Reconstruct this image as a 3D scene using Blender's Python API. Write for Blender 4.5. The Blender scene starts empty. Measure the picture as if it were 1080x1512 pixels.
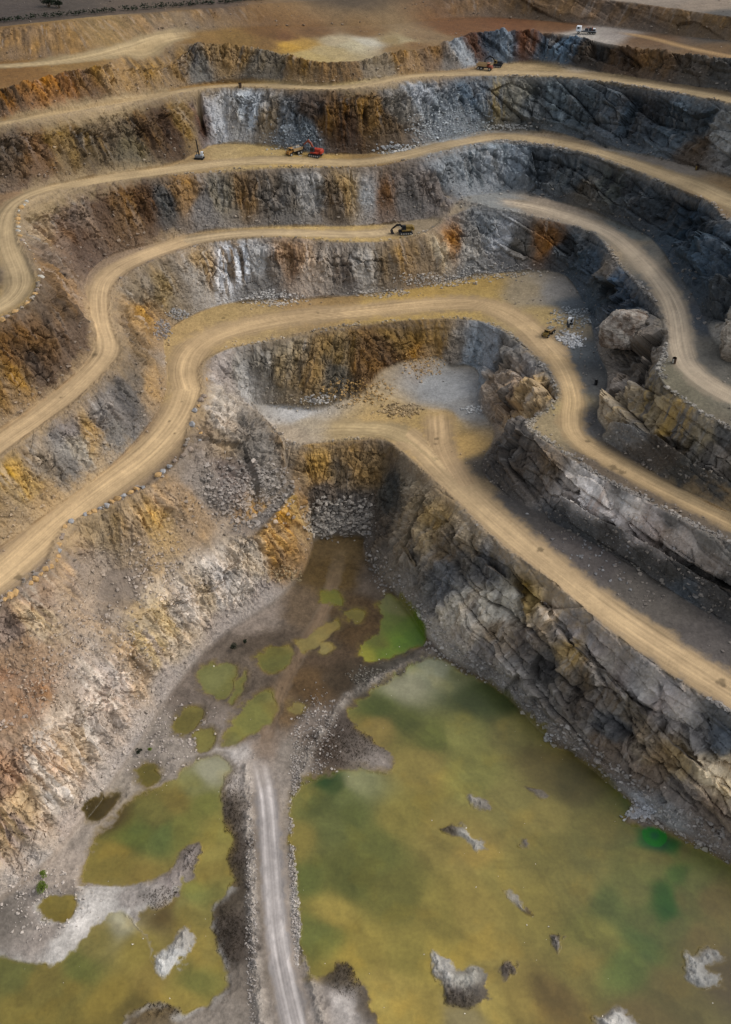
import bpy, math, time, random
import numpy as np
from mathutils import Vector, Matrix
from mathutils.geometry import delaunay_2d_cdt
T0=time.time()
C=bpy.context.scene.collection
f4=np.float32
# ------------------------------------------------------------------ survey of the pit (metres)
# Lines were surveyed from the aerial photograph: each vertex is a sight line (px, py) cut at its own elevation z.
F=1350.0; HC=250.0; PITCH=math.atan((756+350)/F)
CP,SP=math.cos(PITCH),math.sin(PITCH)
def unproj(px,py,z):
    px=np.asarray(px,float);py=np.asarray(py,float);z=np.asarray(z,float)
    u=(px-540)/F; v=(py-756)/F
    dy=CP-v*SP; dz=-SP-v*CP
    t=(z-HC)/dz
    return t*u, t*dy
LINES={
'rim_crest':[(-250,64,164),(0,40,160),(100,28),(200,19),(300,12),(400,5),(480,0,143),(600,-4,142),(700,-8,144),(850,-5,149),(930,2),(1000,14),(1080,25,157),(1330,62,160)],
'rim_toe':[(-250,122,156),(0,92,153),(120,88),(180,75),(260,50),(300,46),(360,41),(480,39,136),(560,38,136),(640,30),(720,26,138),(800,30),(870,38),(930,45),(1000,52),(1080,60,151),(1330,88,154)],
'l6_crest':[(-250,172,155),(0,133,152),(50,122),(110,107),(150,102),(190,86),(220,74),(260,69),(330,68),(370,72,135),(430,80),(450,92,133),(500,93),(550,88),(575,79),(630,73,134),(665,62),(690,50,137),(720,48),(790,48,140),(850,52),(880,62),(930,72),(1000,80),(1080,92,149),(1330,128,153)],
'r5_toe':[(-250,222,147),(0,178,144),(120,162),(220,143),(270,128),(330,121,127),(400,123),(470,127,125),(520,123),(570,114),(620,107,127),(690,103),(715,95),(790,92,131),(830,99),(900,108),(960,118),(1040,128),(1080,137,142),(1330,190,147)],
'r5_crest':[(-250,236,147),(0,189,144),(100,170),(160,157),(230,149),(290,134),(345,129,127),(400,131),(480,135,125),(530,132),(570,125),(620,115,127),(680,114),(760,114,130),(830,114),(900,123),(960,134),(1030,144),(1080,154,142),(1330,215,147)],
'r4_toe':[(-250,300,125),(-60,297,125),(20,286,123),(60,276),(130,262,118),(200,252),(250,246),(290,225),(310,215,104),(330,211),(400,216),(430,222),(470,228,102),(520,228),(580,224),(620,214),(680,203),(720,190,106),(800,194),(860,204,117),(900,220),(960,230),(1020,244),(1080,262,126),(1330,330,130)],
'r4_crest':[(-250,590,112),(-60,505,114),(0,478,115),(30,462),(50,447),(61,428),(60,410),(50,393),(44,376),(33,362),(27,340),(28,312),(40,298,122),(70,287),(130,277,118),(200,266),(260,260),(330,254,103),(400,249),(470,248,102),(540,249),(580,244),(640,229),(690,216),(740,208,107),(800,214),(860,226,117),(920,246),(960,263),(1010,286),(1050,300),(1061,322),(1100,345,126),(1330,430,130)],
'r4_inner':[(-250,500,112),(-70,450,114),(-20,440),(3,418,117),(4,395),(-12,360),(-22,325,121),(-70,312,124)],
'r3_toe':[(-250,790,96),(0,632,93),(50,600),(100,560),(130,530),(141,500),(132,470),(124,430),(125,408),(140,390),(170,372,86),(230,360),(290,342,82),(340,338),(400,335),(480,335,79),(540,333),(590,328),(630,322),(655,327,80)],
'r3_crest':[(-250,872,96),(0,680,93),(50,642),(100,607),(120,592),(150,562),(184,527),(188,515),(178,498),(168,480),(166,440),(170,425),(195,402),(240,381,84),(300,361,81),(350,354),(400,351),(450,353),(500,358,79),(550,360),(590,356),(640,342),(655,327,80)],
'r3r_toe':[(655,290,84),(700,287,83),(740,284,82),(800,291,83),(850,305),(900,322,85),(930,338),(960,345),(985,375),(1000,400),(1030,440),(1045,480),(1060,515),(1090,535,89),(1330,640,91)],
'r3r_crest':[(655,293,82),(700,303,81),(740,312),(770,318),(830,331,81),(870,343),(890,358,84),(905,388),(945,428),(962,446),(980,472),(986,500),(976,528),(964,548),(985,580),(1050,622),(1080,640,87),(1330,790,90)],
'r2_toe':[(-250,985,64),(0,806,62),(50,770),(100,735),(150,700),(200,650),(230,610,60),(245,570),(243,530),(238,505),(250,482),(290,462,59),(330,447),(400,442),(450,441),(500,439,56),(560,432),(610,426),(670,413),(720,405,57),(780,400),(830,400),(850,420),(868,450),(876,480),(880,500),(888,530),(900,550),(900,575),(890,600),(880,625,58),(885,640),(910,657),(960,690),(1020,725),(1080,752,62),(1330,880,66)],
'r2_crest':[(-250,1065,64),(0,892,62),(40,864),(70,842),(81,820),(86,796),(102,776),(150,757),(200,732),(250,702),(277,672),(281,640),(286,615),(300,592),(303,572),(297,552),(305,532),(340,516),(400,506),(450,493,56),(500,484),(560,478),(620,474),(680,472,57),(720,478),(770,508),(800,540),(822,570),(826,590),(802,610),(772,626),(782,640),(812,656),(850,686),(900,717),(950,740),(1000,768),(1080,808,62),(1330,930,66)],
'r1_toe':[(372,596,32),(400,596,32),(450,604),(500,614),(560,613),(600,608),(618,592),(622,568),(650,548),(690,535),(715,548,34),(704,580),(712,612),(735,640),(718,670),(715,700),(735,720),(780,748,40),(830,773),(900,810),(960,845),(1020,885),(1080,920,46),(1330,1060,50)],
'r1_crest':[(372,600,32),(380,614,31),(398,632,31),(425,661,31),(470,656),(520,651),(560,648,33),(575,655),(600,675),(640,712),(680,752),(720,792,38),(760,823),(810,858),(860,902),(920,952),(980,997),(1040,1033),(1080,1058,47),(1330,1205,50)],
'tb_in':[(-250,1160,52),(0,992,46),(60,985),(85,962),(130,900),(142,842),(200,832),(270,792,34),(308,752,31)],
'tb_out':[(-250,1260,46),(0,1087,40),(60,1060),(130,980),(180,920,34),(215,880),(270,830,28),(330,790),(370,764,23),(420,730,21),(433,716,22)],
'foot':[(-250,1530,1.5),(0,1330,1.5),(60,1290),(104,1236),(160,1166),(202,1104),(260,1012),(320,942),(390,905),(430,872),(455,832),(460,800),(490,790),(545,790),(530,815),(560,850),(600,890),(635,945),(660,970),(740,1010),(800,1080),(850,1105),(900,1150),(945,1185),(985,1222),(1030,1232),(1080,1270),(1330,1420,1.5)],
'apron':[(-250,1430,11),(0,1240,10),(60,1210),(122,1132,9),(178,1060),(236,976,9),(312,904,8),(385,868,6),(412,850,5)],
}
# ledges, ribs and gullies inside the faces: (px,py) on the plain face, raised or sunk by some metres
REL={
'slab_hi':(2.5,[(830,730),(880,760),(960,800),(1080,866),(1330,1000)]),
'slab_lo':(-1.5,[(827,746),(878,780),(958,822),(1080,890),(1330,1027)]),
'slab3_hi':(3,[(905,622),(960,634),(1010,664),(1060,698),(1330,834)]),
'slab3_lo':(-1.5,[(900,640),(955,657),(1005,688),(1058,720),(1330,858)]),
'gully':(-4,[(578,700),(586,722),(594,745),(572,776)]),
'spur':(3,[(436,728),(404,768),(376,800)]),
'spur_side':(-3,[(462,745),(452,790)]),
'nook':(-3,[(640,520),(560,540),(540,580)]),
}
# open joints: depth m, half width px, lift of the upper lip m
CLEFT=[(4.5,9,2.2,[(800,886),(808,910),(830,942),(860,972),(888,992),(914,1022),(942,1054),(982,1090),(1016,1124),(1080,1172),(1330,1330)]),
(4.5,9,1.2,[(594,808),(607,826),(621,862)]),(3.5,7,1,[(632,774),(641,800),(650,832)]),(4,10,1,[(662,866),(670,876),(680,890)]),
(3.5,8,1.5,[(774,880),(764,902),(756,928)]),(3,7,1,[(716,838),(738,851),(752,864)]),(3.5,8,1,[(858,1012),(846,1038),(852,1064)]),(3.5,8,1,[(930,1088),(922,1110),(934,1134)]),
(4,12,.5,[(298,168),(299,186),(296,204)]),(3,8,.5,[(700,905),(716,935),(745,960)]),(3,8,.8,[(800,975),(812,1005),(800,1030)])]
def polyline_dist(x,y,P,chunk=None):
    """distance, signed lateral offset and arc length along polyline P (n,2)"""
    D=np.full(x.shape,1e9,f4);L=np.zeros(x.shape,f4);S=np.zeros(x.shape,f4);s=0
    for i in range(len(P)-1):
        a=P[i];b=P[i+1];d=b-a;l=math.hypot(*d)
        if l<1e-6: continue
        t=np.clip(((x-a[0])*d[0]+(y-a[1])*d[1])/(l*l),0,1)
        ex=x-a[0]-t*d[0];ey=y-a[1]-t*d[1]
        dd=np.sqrt(ex*ex+ey*ey)
        m=dd<D
        D=np.where(m,dd,D);L=np.where(m,np.sign(d[0]*ey-d[1]*ex)*dd,L);S=np.where(m,s+t*l,S)
        s+=l
    return D,L,S
def smooth_line(P,n=3):
    """Chaikin corner cutting"""
    P=np.asarray(P,float)
    for _ in range(n):
        Q=np.empty((2*len(P)-2,P.shape[1]));Q[0::2]=.75*P[:-1]+.25*P[1:];Q[1::2]=.25*P[:-1]+.75*P[1:]
        P=np.vstack([P[:1],Q,P[-1:]])
    return P
def line3(name):
    L=LINES[name]; P=np.array([p[:2] for p in L],float)
    s=np.r_[0,np.cumsum(np.hypot(*np.diff(P,axis=0).T))]
    idx=[i for i,p in enumerate(L) if len(p)>2]
    z=np.interp(s,s[idx],[L[i][2] for i in idx])
    return smooth_line(np.c_[P,z],2)
def world(Q):
    X,Y=unproj(Q[:,0],Q[:,1],Q[:,2])
    W=np.c_[X,Y,Q[:,2]]
    t=np.r_[0,np.cumsum(np.hypot(*np.diff(W[:,:2],axis=0).T))]
    n=max(2,int(t[-1]/3.0)+1); u=np.linspace(0,t[-1],n)
    return np.c_[np.interp(u,t,W[:,0]),np.interp(u,t,W[:,1]),np.interp(u,t,W[:,2])]
def resamp(Q,step=6):
    t=np.r_[0,np.cumsum(np.hypot(*np.diff(Q[:,:2],axis=0).T))]
    u=np.linspace(0,t[-1],max(3,int(t[-1]/step)))
    return np.c_[[np.interp(u,t,Q[:,k]) for k in range(3)]].T
Q3={n:resamp(line3(n)) for n in LINES}
def nearest_delta(Q,src,delta):
    d=((Q[:,None,:2]-src[None,:,:2])**2).sum(-1); w=1/(d+25)**2
    return (w*delta[None]).sum(1)/w.sum(1)
def settle():
    # no face steeper than about 63 degrees: sink the crest along its sight line until the face fits
    for crest,lows,tied in (('tb_out',['apron'],['tb_in']),('r1_crest',['foot'],['r1_toe']),('r2_crest',['tb_in','r1_toe'],['r2_toe']),
                            ('r3r_crest',['r2_toe'],['r3r_toe']),('r3_crest',['r2_toe'],['r3_toe']),('r4_crest',['r3_toe','r3r_toe'],['r4_toe','r4_inner']),
                            ('r5_crest',['r4_toe'],['r5_toe']),('l6_crest',['r5_toe'],['rim_toe']),('rim_crest',['rim_toe'],[])):
        Q=Q3[crest]; z0=Q[:,2].copy(); T=math.tan(math.radians(63))
        best=z0.copy()
        for lo in lows:
            B=Q3[lo]; bx,by=unproj(B[:,0],B[:,1],B[:,2]); PB=np.c_[bx,by]
            z=best.copy(); tx=np.gradient(bx);ty=np.gradient(by); kk=np.ones(5)/5; tx=np.convolve(tx,kk,'same');ty=np.convolve(ty,kk,'same')
            for k in range(60):
                x,y=unproj(Q[:,0],Q[:,1],z)
                D,L,S=polyline_dist(x,y,PB)
                # height of the lower line at the nearest point
                j=((x[:,None]-bx[None])**2+(y[:,None]-by[None])**2).argmin(1)
                end=(j==0)|(j==len(B)-1)
                dz=z-B[j,2]
                sd=np.where(end,D,np.sign(tx[j]*(y-by[j])-ty[j]*(x-bx[j]))*D)
                bad=(dz>T*np.maximum(sd,0)+.5)&(dz>1.5)&(D<60)
                if not bad.any(): break
                z=np.where(bad,z-.6,z)
            best=np.minimum(best,z)
        dl=best-z0
        n=len(dl); k=6
        mn=np.array([dl[max(0,i-k):i+k+1].min() for i in range(n)])
        sm=np.array([mn[max(0,i-14):i+15].mean() for i in range(n)])
        Q[:,2]+=sm
        for t in tied: Q3[t][:,2]+=nearest_delta(Q3[t],Q,sm)
settle()
W3={n:world(Q3[n]) for n in LINES}
def build_tin():
    v=[];zz=[];e=[]
    for n,W in W3.items():
        k=len(v)
        for p in W: v.append(Vector((p[0],p[1]))); zz.append(p[2])
        e+= [(k+i,k+i+1) for i in range(len(W)-1)]
    for p in [(-2600,3600,165),(0,3800,150),(2600,3600,165),(-1700,900,166),(1700,900,165),(-900,300,150),(900,300,140),
              (-500,60,90),(500,60,90),(-260,-60,40),(260,-60,40),(0,-60,1.5),(-90,-60,1.5),(90,-60,1.5),(-120,40,1.5),(140,40,1.5),(0,40,1.5),
              (-200,1100,150),(200,1100,150),(-500,1100,158),(500,1100,158)]:
        v.append(Vector(p[:2])); zz.append(p[2])
    vo,eo,fo,ov,oe,of=delaunay_2d_cdt(v,e,[],0,1e-4)
    z2=[]
    for i,o in enumerate(ov):
        if o: z2.append(sum(zz[k] for k in o)/len(o))
        else:   # crossing of two lines: nearest vertex heights
            d=[((vo[i]-v[k]).length,zz[k]) for k in range(len(v))]; d.sort(); z2.append((d[0][1]+d[1][1])/2)
    return np.array([(p[0],p[1]) for p in vo]),np.array(z2),fo
RX0,RX1,RY0,RY1,RS=-560.,560.,20.,1000.,0.5
NX=int((RX1-RX0)/RS)+1; NY=int((RY1-RY0)/RS)+1
def raster_tin():
    P,z,fo=build_tin()
    R=np.full((NY,NX),np.nan,f4)
    for t in fo:
        t=list(t)
        a,b,c=P[t[0]],P[t[1]],P[t[2]]
        x0=max(0,int(math.floor((min(a[0],b[0],c[0])-RX0)/RS))); x1=min(NX-1,int(math.ceil((max(a[0],b[0],c[0])-RX0)/RS)))
        y0=max(0,int(math.floor((min(a[1],b[1],c[1])-RY0)/RS))); y1=min(NY-1,int(math.ceil((max(a[1],b[1],c[1])-RY0)/RS)))
        if x1<x0 or y1<y0: continue
        gx=(RX0+RS*np.arange(x0,x1+1))[None,:]; gy=(RY0+RS*np.arange(y0,y1+1))[:,None]
        den=(b[1]-c[1])*(a[0]-c[0])+(c[0]-b[0])*(a[1]-c[1])
        if abs(den)<1e-9: continue
        w0=((b[1]-c[1])*(gx-c[0])+(c[0]-b[0])*(gy-c[1]))/den
        w1=((c[1]-a[1])*(gx-c[0])+(a[0]-c[0])*(gy-c[1]))/den
        w2=1-w0-w1
        m=(w0>=-1e-6)&(w1>=-1e-6)&(w2>=-1e-6)
        val=w0*z[t[0]]+w1*z[t[1]]+w2*z[t[2]]
        s=R[y0:y1+1,x0:x1+1]; s[m]=val[m]
    R[np.isnan(R)]=150
    return R
def box(R,n):
    k=2*n+1
    for ax in (0,1):
        A=np.pad(R,[(n,n) if i==ax else (0,0) for i in (0,1)],mode='edge')
        c=np.cumsum(A,axis=ax,dtype=np.float64)
        c=np.concatenate([np.zeros_like(np.take(c,[0],axis=ax)),c],axis=ax)
        R=((np.take(c,np.arange(k,c.shape[ax]),axis=ax)-np.take(c,np.arange(0,c.shape[ax]-k),axis=ax))/k).astype(f4)
    return R
def samp(R,x,y):
    fx=np.clip((np.asarray(x)-RX0)/RS,0,NX-1.001); fy=np.clip((np.asarray(y)-RY0)/RS,0,NY-1.001)
    ix=fx.astype(np.int32); iy=fy.astype(np.int32); tx=(fx-ix).astype(f4); ty=(fy-iy).astype(f4)
    return (R[iy,ix]*(1-tx)+R[iy,ix+1]*tx)*(1-ty)+(R[iy+1,ix]*(1-tx)+R[iy+1,ix+1]*tx)*ty
# ------------------------------------------------------------------ noise
_r=np.random.RandomState(7)
PERM=np.tile(_r.permutation(512),3).astype(np.int32)
G3=_r.normal(size=(512,3)).astype(f4); G3/=np.linalg.norm(G3,axis=1)[:,None]
RND=_r.rand(512,4).astype(f4)
def _h(ix,iy,iz):
    return PERM[(PERM[(PERM[ix&511]+iy)&511]+iz)&511]
def pn(x,y,z,s=1.0,seed=0):
    x=(np.asarray(x)*s+seed*17.3).astype(f4);y=(np.asarray(y)*s-seed*9.1).astype(f4);z=(np.asarray(z)*s+seed*5.7).astype(f4)
    x,y,z=np.broadcast_arrays(x,y,z)
    ix=np.floor(x).astype(np.int32);iy=np.floor(y).astype(np.int32);iz=np.floor(z).astype(np.int32)
    fx=x-ix;fy=y-iy;fz=z-iz
    u=fx*fx*(3-2*fx);v=fy*fy*(3-2*fy);w=fz*fz*(3-2*fz)
    out=0
    for a in (0,1):
        wa=u if a else 1-u
        for b in (0,1):
            wb=wa*(v if b else 1-v)
            for c in (0,1):
                g=G3[_h(ix+a,iy+b,iz+c)]
                out=out+wb*(w if c else 1-w)*(g[...,0]*(fx-a)+g[...,1]*(fy-b)+g[...,2]*(fz-c))
    return out*1.5
def fbm(x,y,z,s,o=4,seed=0,g=0.5,lac=2.03):
    t=0;a=1
    for i in range(o):
        t=t+a*pn(x,y,z,s,seed+i*3); a*=g; s*=lac
    return t
def ridge(x,y,z,s,o=4,seed=0,g=0.5):
    t=0;a=1
    for i in range(o):
        t=t+a*(1-2.2*np.abs(pn(x,y,z,s,seed+i*3))); a*=g; s*=2.07
    return t
def facets(x,y,z,s,seed=0,tilt=0.8):
    """fractured rock: every cell of a jittered lattice is a tilted flat block; returns offset and distance-to-crack"""
    x=(np.asarray(x)*s+seed*13.7).astype(f4);y=(np.asarray(y)*s+seed*3.1).astype(f4);z=(np.asarray(z)*s-seed*7.9).astype(f4)
    bx=np.floor(x-.5).astype(np.int32);by=np.floor(y-.5).astype(np.int32);bz=np.floor(z-.5).astype(np.int32)
    d1=np.full(x.shape,9,f4);d2=d1.copy();off=np.zeros(x.shape,f4);rid=np.zeros(x.shape,f4)
    for a in (0,1):
        for b in (0,1):
            for c in (0,1):
                h=_h(bx+a,by+b,bz+c); r=RND[h]
                dx=x-(bx+a+.15+.7*r[...,0]);dy=y-(by+b+.15+.7*r[...,1]);dz=z-(bz+c+.15+.7*r[...,2])
                d=dx*dx+dy*dy+dz*dz
                g=G3[(h+77)&511]
                o=(r[...,3]-.5)+tilt*(g[...,0]*dx+g[...,1]*dy+g[...,2]*dz)
                n=d<d1
                d2=np.where(n,d1,np.minimum(d2,d))
                d1=np.where(n,d,d1); off=np.where(n,o,off); rid=np.where(n,r[...,3],rid)
    return off,np.sqrt(d2)-np.sqrt(d1),rid
def ss(a,b,x):
    t=np.clip((x-a)/(b-a),0,1); return t*t*(3-2*t)
def lin(h):
    h=h.lstrip('#'); c=np.array([int(h[i:i+2],16)/255 for i in (0,2,4)])
    return np.where(c<=.04045,c/12.92,((c+.055)/1.055)**2.4)
def inpoly(x,y,P):
    r=np.zeros(x.shape,bool);j=len(P)-1
    for i in range(len(P)):
        if P[i][1]!=P[j][1]:
            c=((P[i][1]>y)!=(P[j][1]>y))
            r^=c&(x<(P[j][0]-P[i][0])*(y-P[i][1])/(P[j][1]-P[i][1])+P[i][0])
        j=i
    return r
def polysd(x,y,P):
    """signed distance to a closed polygon, positive inside; far points are cut off"""
    P=np.asarray(P,float); lo=P.min(0)-12; hi=P.max(0)+12
    out=np.full(x.shape,-12,f4)
    m=(x>lo[0])&(x<hi[0])&(y>lo[1])&(y<hi[1])
    if m.any():
        xm=x[m];ym=y[m]
        D,_,_=polyline_dist(xm,ym,np.vstack([P,P[:1]]))
        out[m]=np.where(inpoly(xm,ym,P),D,-D)
    return out
R0=None
def drop(px,py):
    """where the sight line through (px,py) meets the surveyed ground"""
    px=np.atleast_1d(np.asarray(px,float));py=np.atleast_1d(np.asarray(py,float))
    u=(px-540)/F; v=(py-756)/F; dy=CP-v*SP; dz=-SP-v*CP
    hit=np.full(px.shape,np.nan); 
    ts=np.linspace(120,1100,3000)
    done=np.zeros(px.shape,bool); tt=np.full(px.shape,1100.)
    for t in ts:
        zz=samp(R0,t*u,t*dy); m=(~done)&(HC+t*dz<=zz); tt[m]=t; done|=m
    lo=tt-.35;hi=tt.copy()
    for _ in range(12):
        mi=(lo+hi)/2; b=HC+mi*dz<=samp(R0,mi*u,mi*dy); hi=np.where(b,mi,hi); lo=np.where(b,lo,mi)
    return np.c_[hi*u,hi*dy,HC+hi*dz]

R0=raster_tin()
for _n,(_dz,_L) in REL.items():
    _q=smooth_line(np.array(_L,float),2); _q=resamp(np.c_[_q,0*_q[:,0]],5)
    if len(_L)>4: _q[:,1]+=6*fbm(_q[:,0],_q[:,1]*0,0*_q[:,0],1/60.,4,3)      # a broken edge, not a ruled one
    _p=drop(_q[:,0],_q[:,1])
    W3[_n]=world(np.c_[_q[:,:2],_p[:,2]+_dz])
for _i,(_d,_w,_u,_L) in enumerate(CLEFT):
    _q=smooth_line(np.array(_L,float),2); _q=resamp(np.c_[_q,0*_q[:,0]],4)
    _q[:,1]+=3*fbm(_q[:,0],_q[:,1],0*_q[:,0],1/22.,3,_i); _t=np.gradient(_q[:,:2],axis=0); _t/=np.linalg.norm(_t,axis=1)[:,None]+1e-9
    _m=np.clip(.65+1.1*fbm(_q[:,0],_q[:,1],0*_q[:,0]+_i,1/30.,2,9),.1,1.3)*np.minimum(1,np.minimum(np.arange(len(_q)),np.arange(len(_q))[::-1])/3+.15)
    for _s,_dz in ((0,-_d*_m),(1,_u*_m),(-1,.4*_m)):
        _r=_q[:,:2]+_s*_w*np.c_[_t[:,1],-_t[:,0]]; _p=drop(_r[:,0],_r[:,1]); W3['cleft%d%d'%(_i,_s)]=world(np.c_[_r,_p[:,2]+_dz])
R0=box(raster_tin(),1)
# ------------------------------------------------------------------ rock and soil colours, some with shade painted in, read off the photograph: px py main [streak]
FACE="""60 65 8a6a40 6f5638|200 50 846844 6a5638|350 30 7a6040 665038|500 20 7a5f3c|650 15 73583a|800 15 6b543a|900 25 6a5540|1050 45 6e5638|
20 150 7d5526 54402a|60 140 8a5c22|100 125 8a5a20 5c4020|130 140 6b4e2c|170 115 8d6d3c|220 100 8b6c3a 5f4a2c|270 100 7e6238|290 105 6f6a60 4c4a48|330 85 80663e|400 105 665c4c|440 110 7d5f30|500 105 805e2c 54401f|560 98 7a6a50|600 95 8a6836|640 80 7a5a30|660 92 70665a|682 80 8a8f92 70757a|700 70 5a3418 40260f|720 70 4a5560 2e3842|740 75 6f7d88 39434c|780 70 6b3f1c|800 75 50606c 39434c|840 70 5a6f80 333c44|870 80 4c4238 353330|920 85 644c34|970 90 6a5238 4a3c2c|1030 100 5e5448|1070 110 54504a|
10 210 5a4a38|50 220 70502c|90 215 7a6030|130 215 6a5634 4a3a24|160 200 6a5a44|190 220 665a40|220 200 5e4526 3c2a18|250 195 4a3420|270 190 7e6436|297 190 5c3616 3e2410|320 185 b0b2b4 7c7c7c|345 180 9c968c 6f6a64|370 170 9aa0a4 70706e|395 180 7a6a52|430 180 6a7074 4c5256|450 195 5a646a|465 165 4c3f34|485 180 6c4c1e 4a3416|510 190 4e3620 30241a|545 175 74541f 553c18|570 190 5e4a30|590 160 6b655c|620 150 8a8d90 666a6c|650 170 70777c 565c60|680 180 6c7276|700 150 58646e|730 150 7a6a44 5a5a58|760 150 6e6a5e|790 160 55595a 3c4040|830 150 4c565c 6a7478|870 160 50585c 343c42|900 165 586066|930 170 48525a|960 150 4a5056|1000 180 56636c|1040 170 445058|1060 195 8a8a86|1035 215 5e4c38|
60 330 74604c 8a7458|90 320 6c5848|120 310 7a6654|150 310 5e4630|180 310 6e4f26|210 300 5e4020|240 300 4e4c48 34383a|275 290 8a6428|300 305 6e6862|330 290 706858|360 290 6e522a|390 290 6a6258|420 300 5c564e|460 290 88847e 6a665f|490 300 5a4a36|520 290 8a7044|545 290 8a8a88|565 290 6b4820|600 290 605a54|640 280 6a6058|660 260 74787a|690 250 8a8e90 5c6468|740 235 80868a 5c6468|760 240 6c747a|800 240 4e5458 323a40|850 260 474e52 5a5e5e|870 285 5c564c|900 270 50544f 3a4044|940 270 464c50|980 290 3e464c|1010 330 3a4a58 2c3842|990 350 35444f|1040 350 35424c|1060 380 3c4852|1030 420 36434d|1070 450 3a3f42|1070 500 8f877a|
80 400 6c5a48|90 350 7a6048|40 340 8a7860|110 360 5c4634|80 450 5e4a34|30 520 6e4f2a|60 540 5a4530|100 500 604a34|20 560 80602c|110 520 5c4630|100 430 8a6c48|
210 430 7a6c58|240 430 7a6848|220 470 8a6c40|260 420 70624e|285 410 8a8072|300 390 8c7450|332 400 b4b4b4 7c6c58|350 390 b8babc 6a5a48|380 390 8c8a86|400 400 6a6054|380 420 6b6660|430 390 856644 6e5034|455 400 9a8874|490 390 7e7468|510 400 5e544a|540 395 8c8478|570 400 6a5a44|600 390 82673e|630 380 7a6444|650 370 9a8c74|665 360 8a5e26|685 370 8a847a|700 350 6e6a64|720 340 686c6e|740 350 88898a|770 360 54504a|808 356 7a5224|830 370 3e4448|850 360 3a4146|870 400 3a4650|900 400 6b6257|925 400 3a5064|850 410 36424a|870 450 34414a|890 420 3c4448|700 400 6e6c68|740 390 6a6866|
200 560 6b5c48|215 570 957440|185 590 5f5850 4a4644|150 620 6c6660|130 640 9a7a44|100 640 6e6660|60 680 7c6e5c|40 720 9a7b3f|20 700 94763f|110 660 8a8070|170 610 6c645c|10 770 8a7048|60 740 8e7040|190 520 6e5c44|165 640 6a645c|95 690 6c645a|
350 545 a8a8a6 807a70|330 540 8a8078|390 540 8a8274 5c564c|420 540 7a6a4e|460 550 7a6236|490 550 5c564a|500 530 6e5a36|540 540 6a4c22|560 530 5c4220|580 550 64461f|610 530 7a5a26|640 510 84662e|590 500 6a5228|670 520 6f665a|700 525 6a757c 9aa2a8|720 520 7f8488|740 560 7a6c5c|770 570 7c6a56 54463a|800 575 8a7452|700 570 6e757a|750 520 5a5650|790 545 5c5854|
760 660 5c544c 443e38|780 690 584f46|810 680 645646|740 690 4c4640|850 720 8a8078|880 740 9a938c 8a7c72|920 760 968c84|960 780 8c8078|1000 800 857a70|1050 830 6a625a|900 790 44403b|860 790 464644|950 830 44413c|1000 850 403d38|1050 870 48443f|1010 870 42484c|830 765 444444|930 720 4c4640|1000 760 4c4844|1060 800 5a554e|
960 600 94805a 6e665c|920 600 8a7a60|1000 620 9c7e3f 6e665c|1040 640 84765c|1060 670 6e665c|930 640 6a6660|980 660 4c4236|1010 700 46423a|1050 710 48453f|930 680 50463a|1070 640 4c4a46|930 555 6b6258|910 540 6a5f52|
440 680 7d6a50|470 690 8c6f3c|460 680 96773e|500 690 6a5a42|520 680 85693a|540 680 6b5634|480 730 5c544c|510 750 5a544e|590 730 42423e 33373a|610 700 6c6250|630 730 7c6d54|650 760 8a744c|600 790 7d705c|640 800 84755c|570 790 50483e|620 830 6c6458|660 810 6f5f48|690 800 80725c|660 850 5a5c5e|680 830 5a5650|720 840 5c5a58|740 890 b4ac9c 8a8274|720 893 aaa292|756 884 b0a898|690 912 a29a8a|890 985 8a8278|950 1012 8f877e|1000 1060 8a827a|870 730 a8a098|925 752 a39b92|850 714 9a9288|700 900 a29a8a 7c766c|690 930 8c8274|790 890 94805a 5a4420|770 870 54431f|810 900 a8957a|740 930 8a7a64|720 960 6a645e|780 950 6a6056|800 980 54504c|850 930 6a6460|880 950 7a726c|930 1000 807872 6a625c|980 1040 857c76|1030 1080 6a6662|1060 1090 45494d|870 1000 5c5040|850 960 8a744c|920 1050 6b5f4e|960 1110 766752|1000 1120 8a7858|1060 1140 a8987c|900 1070 4c4c4c|860 1040 5e554c|900 1110 68594a|950 1150 665a4e|1000 1170 6c6258|1040 1190 6e6052|930 1195 8a8c8e|980 1200 7a7874|800 1030 6c665e|760 1000 7c766e|850 1080 746a5e|
410 770 a27c38 84612a|430 750 a48440 84612a|400 800 9e7a3a 84612a|415 830 8c6a36|372 830 9a8c78|350 860 9a9288 a89e92|320 870 a09a94 a89e92|300 880 9c8c74|270 900 9a8c7c a89e92|240 930 9c8862|220 960 a08c66 8a7c6c|260 960 a08e74|200 990 9c866a|160 1020 9a8c80 a89e92|130 1060 9c8e80 a89e92|100 1100 9e8a70 a89e92|180 1080 988a7c|60 1130 9c8670 a89e92|30 1180 9a8464|20 1220 98805a 8c7868|80 1180 a0907c a89e92|100 1220 98887a|10 1150 8c7058|60 1240 9a8874|250 1010 8a7e74|330 925 887c72|200 1110 8a8078|150 1170 968a7e|390 880 8c8178|60 1280 988c80|280 985 8a7e74|
150 790 86704c|200 790 8a7250|230 780 9c7e48|130 830 867460|60 880 8c7258 a0917c|50 920 9c8868 7c6a58|30 960 8c6c48|100 880 9a8264 7c6a58|110 810 7c6a58|250 730 8c7250|290 700 7c7064|320 650 80705a|330 620 a09484|300 640 756450|340 700 6a5f58|270 760 8c7048|10 930 7c6858|10 1020 8a6038|360 640 6e675e|390 680 68625a|400 720 6a645c"""  # colours of the gully and the dark right walls include painted shade
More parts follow.
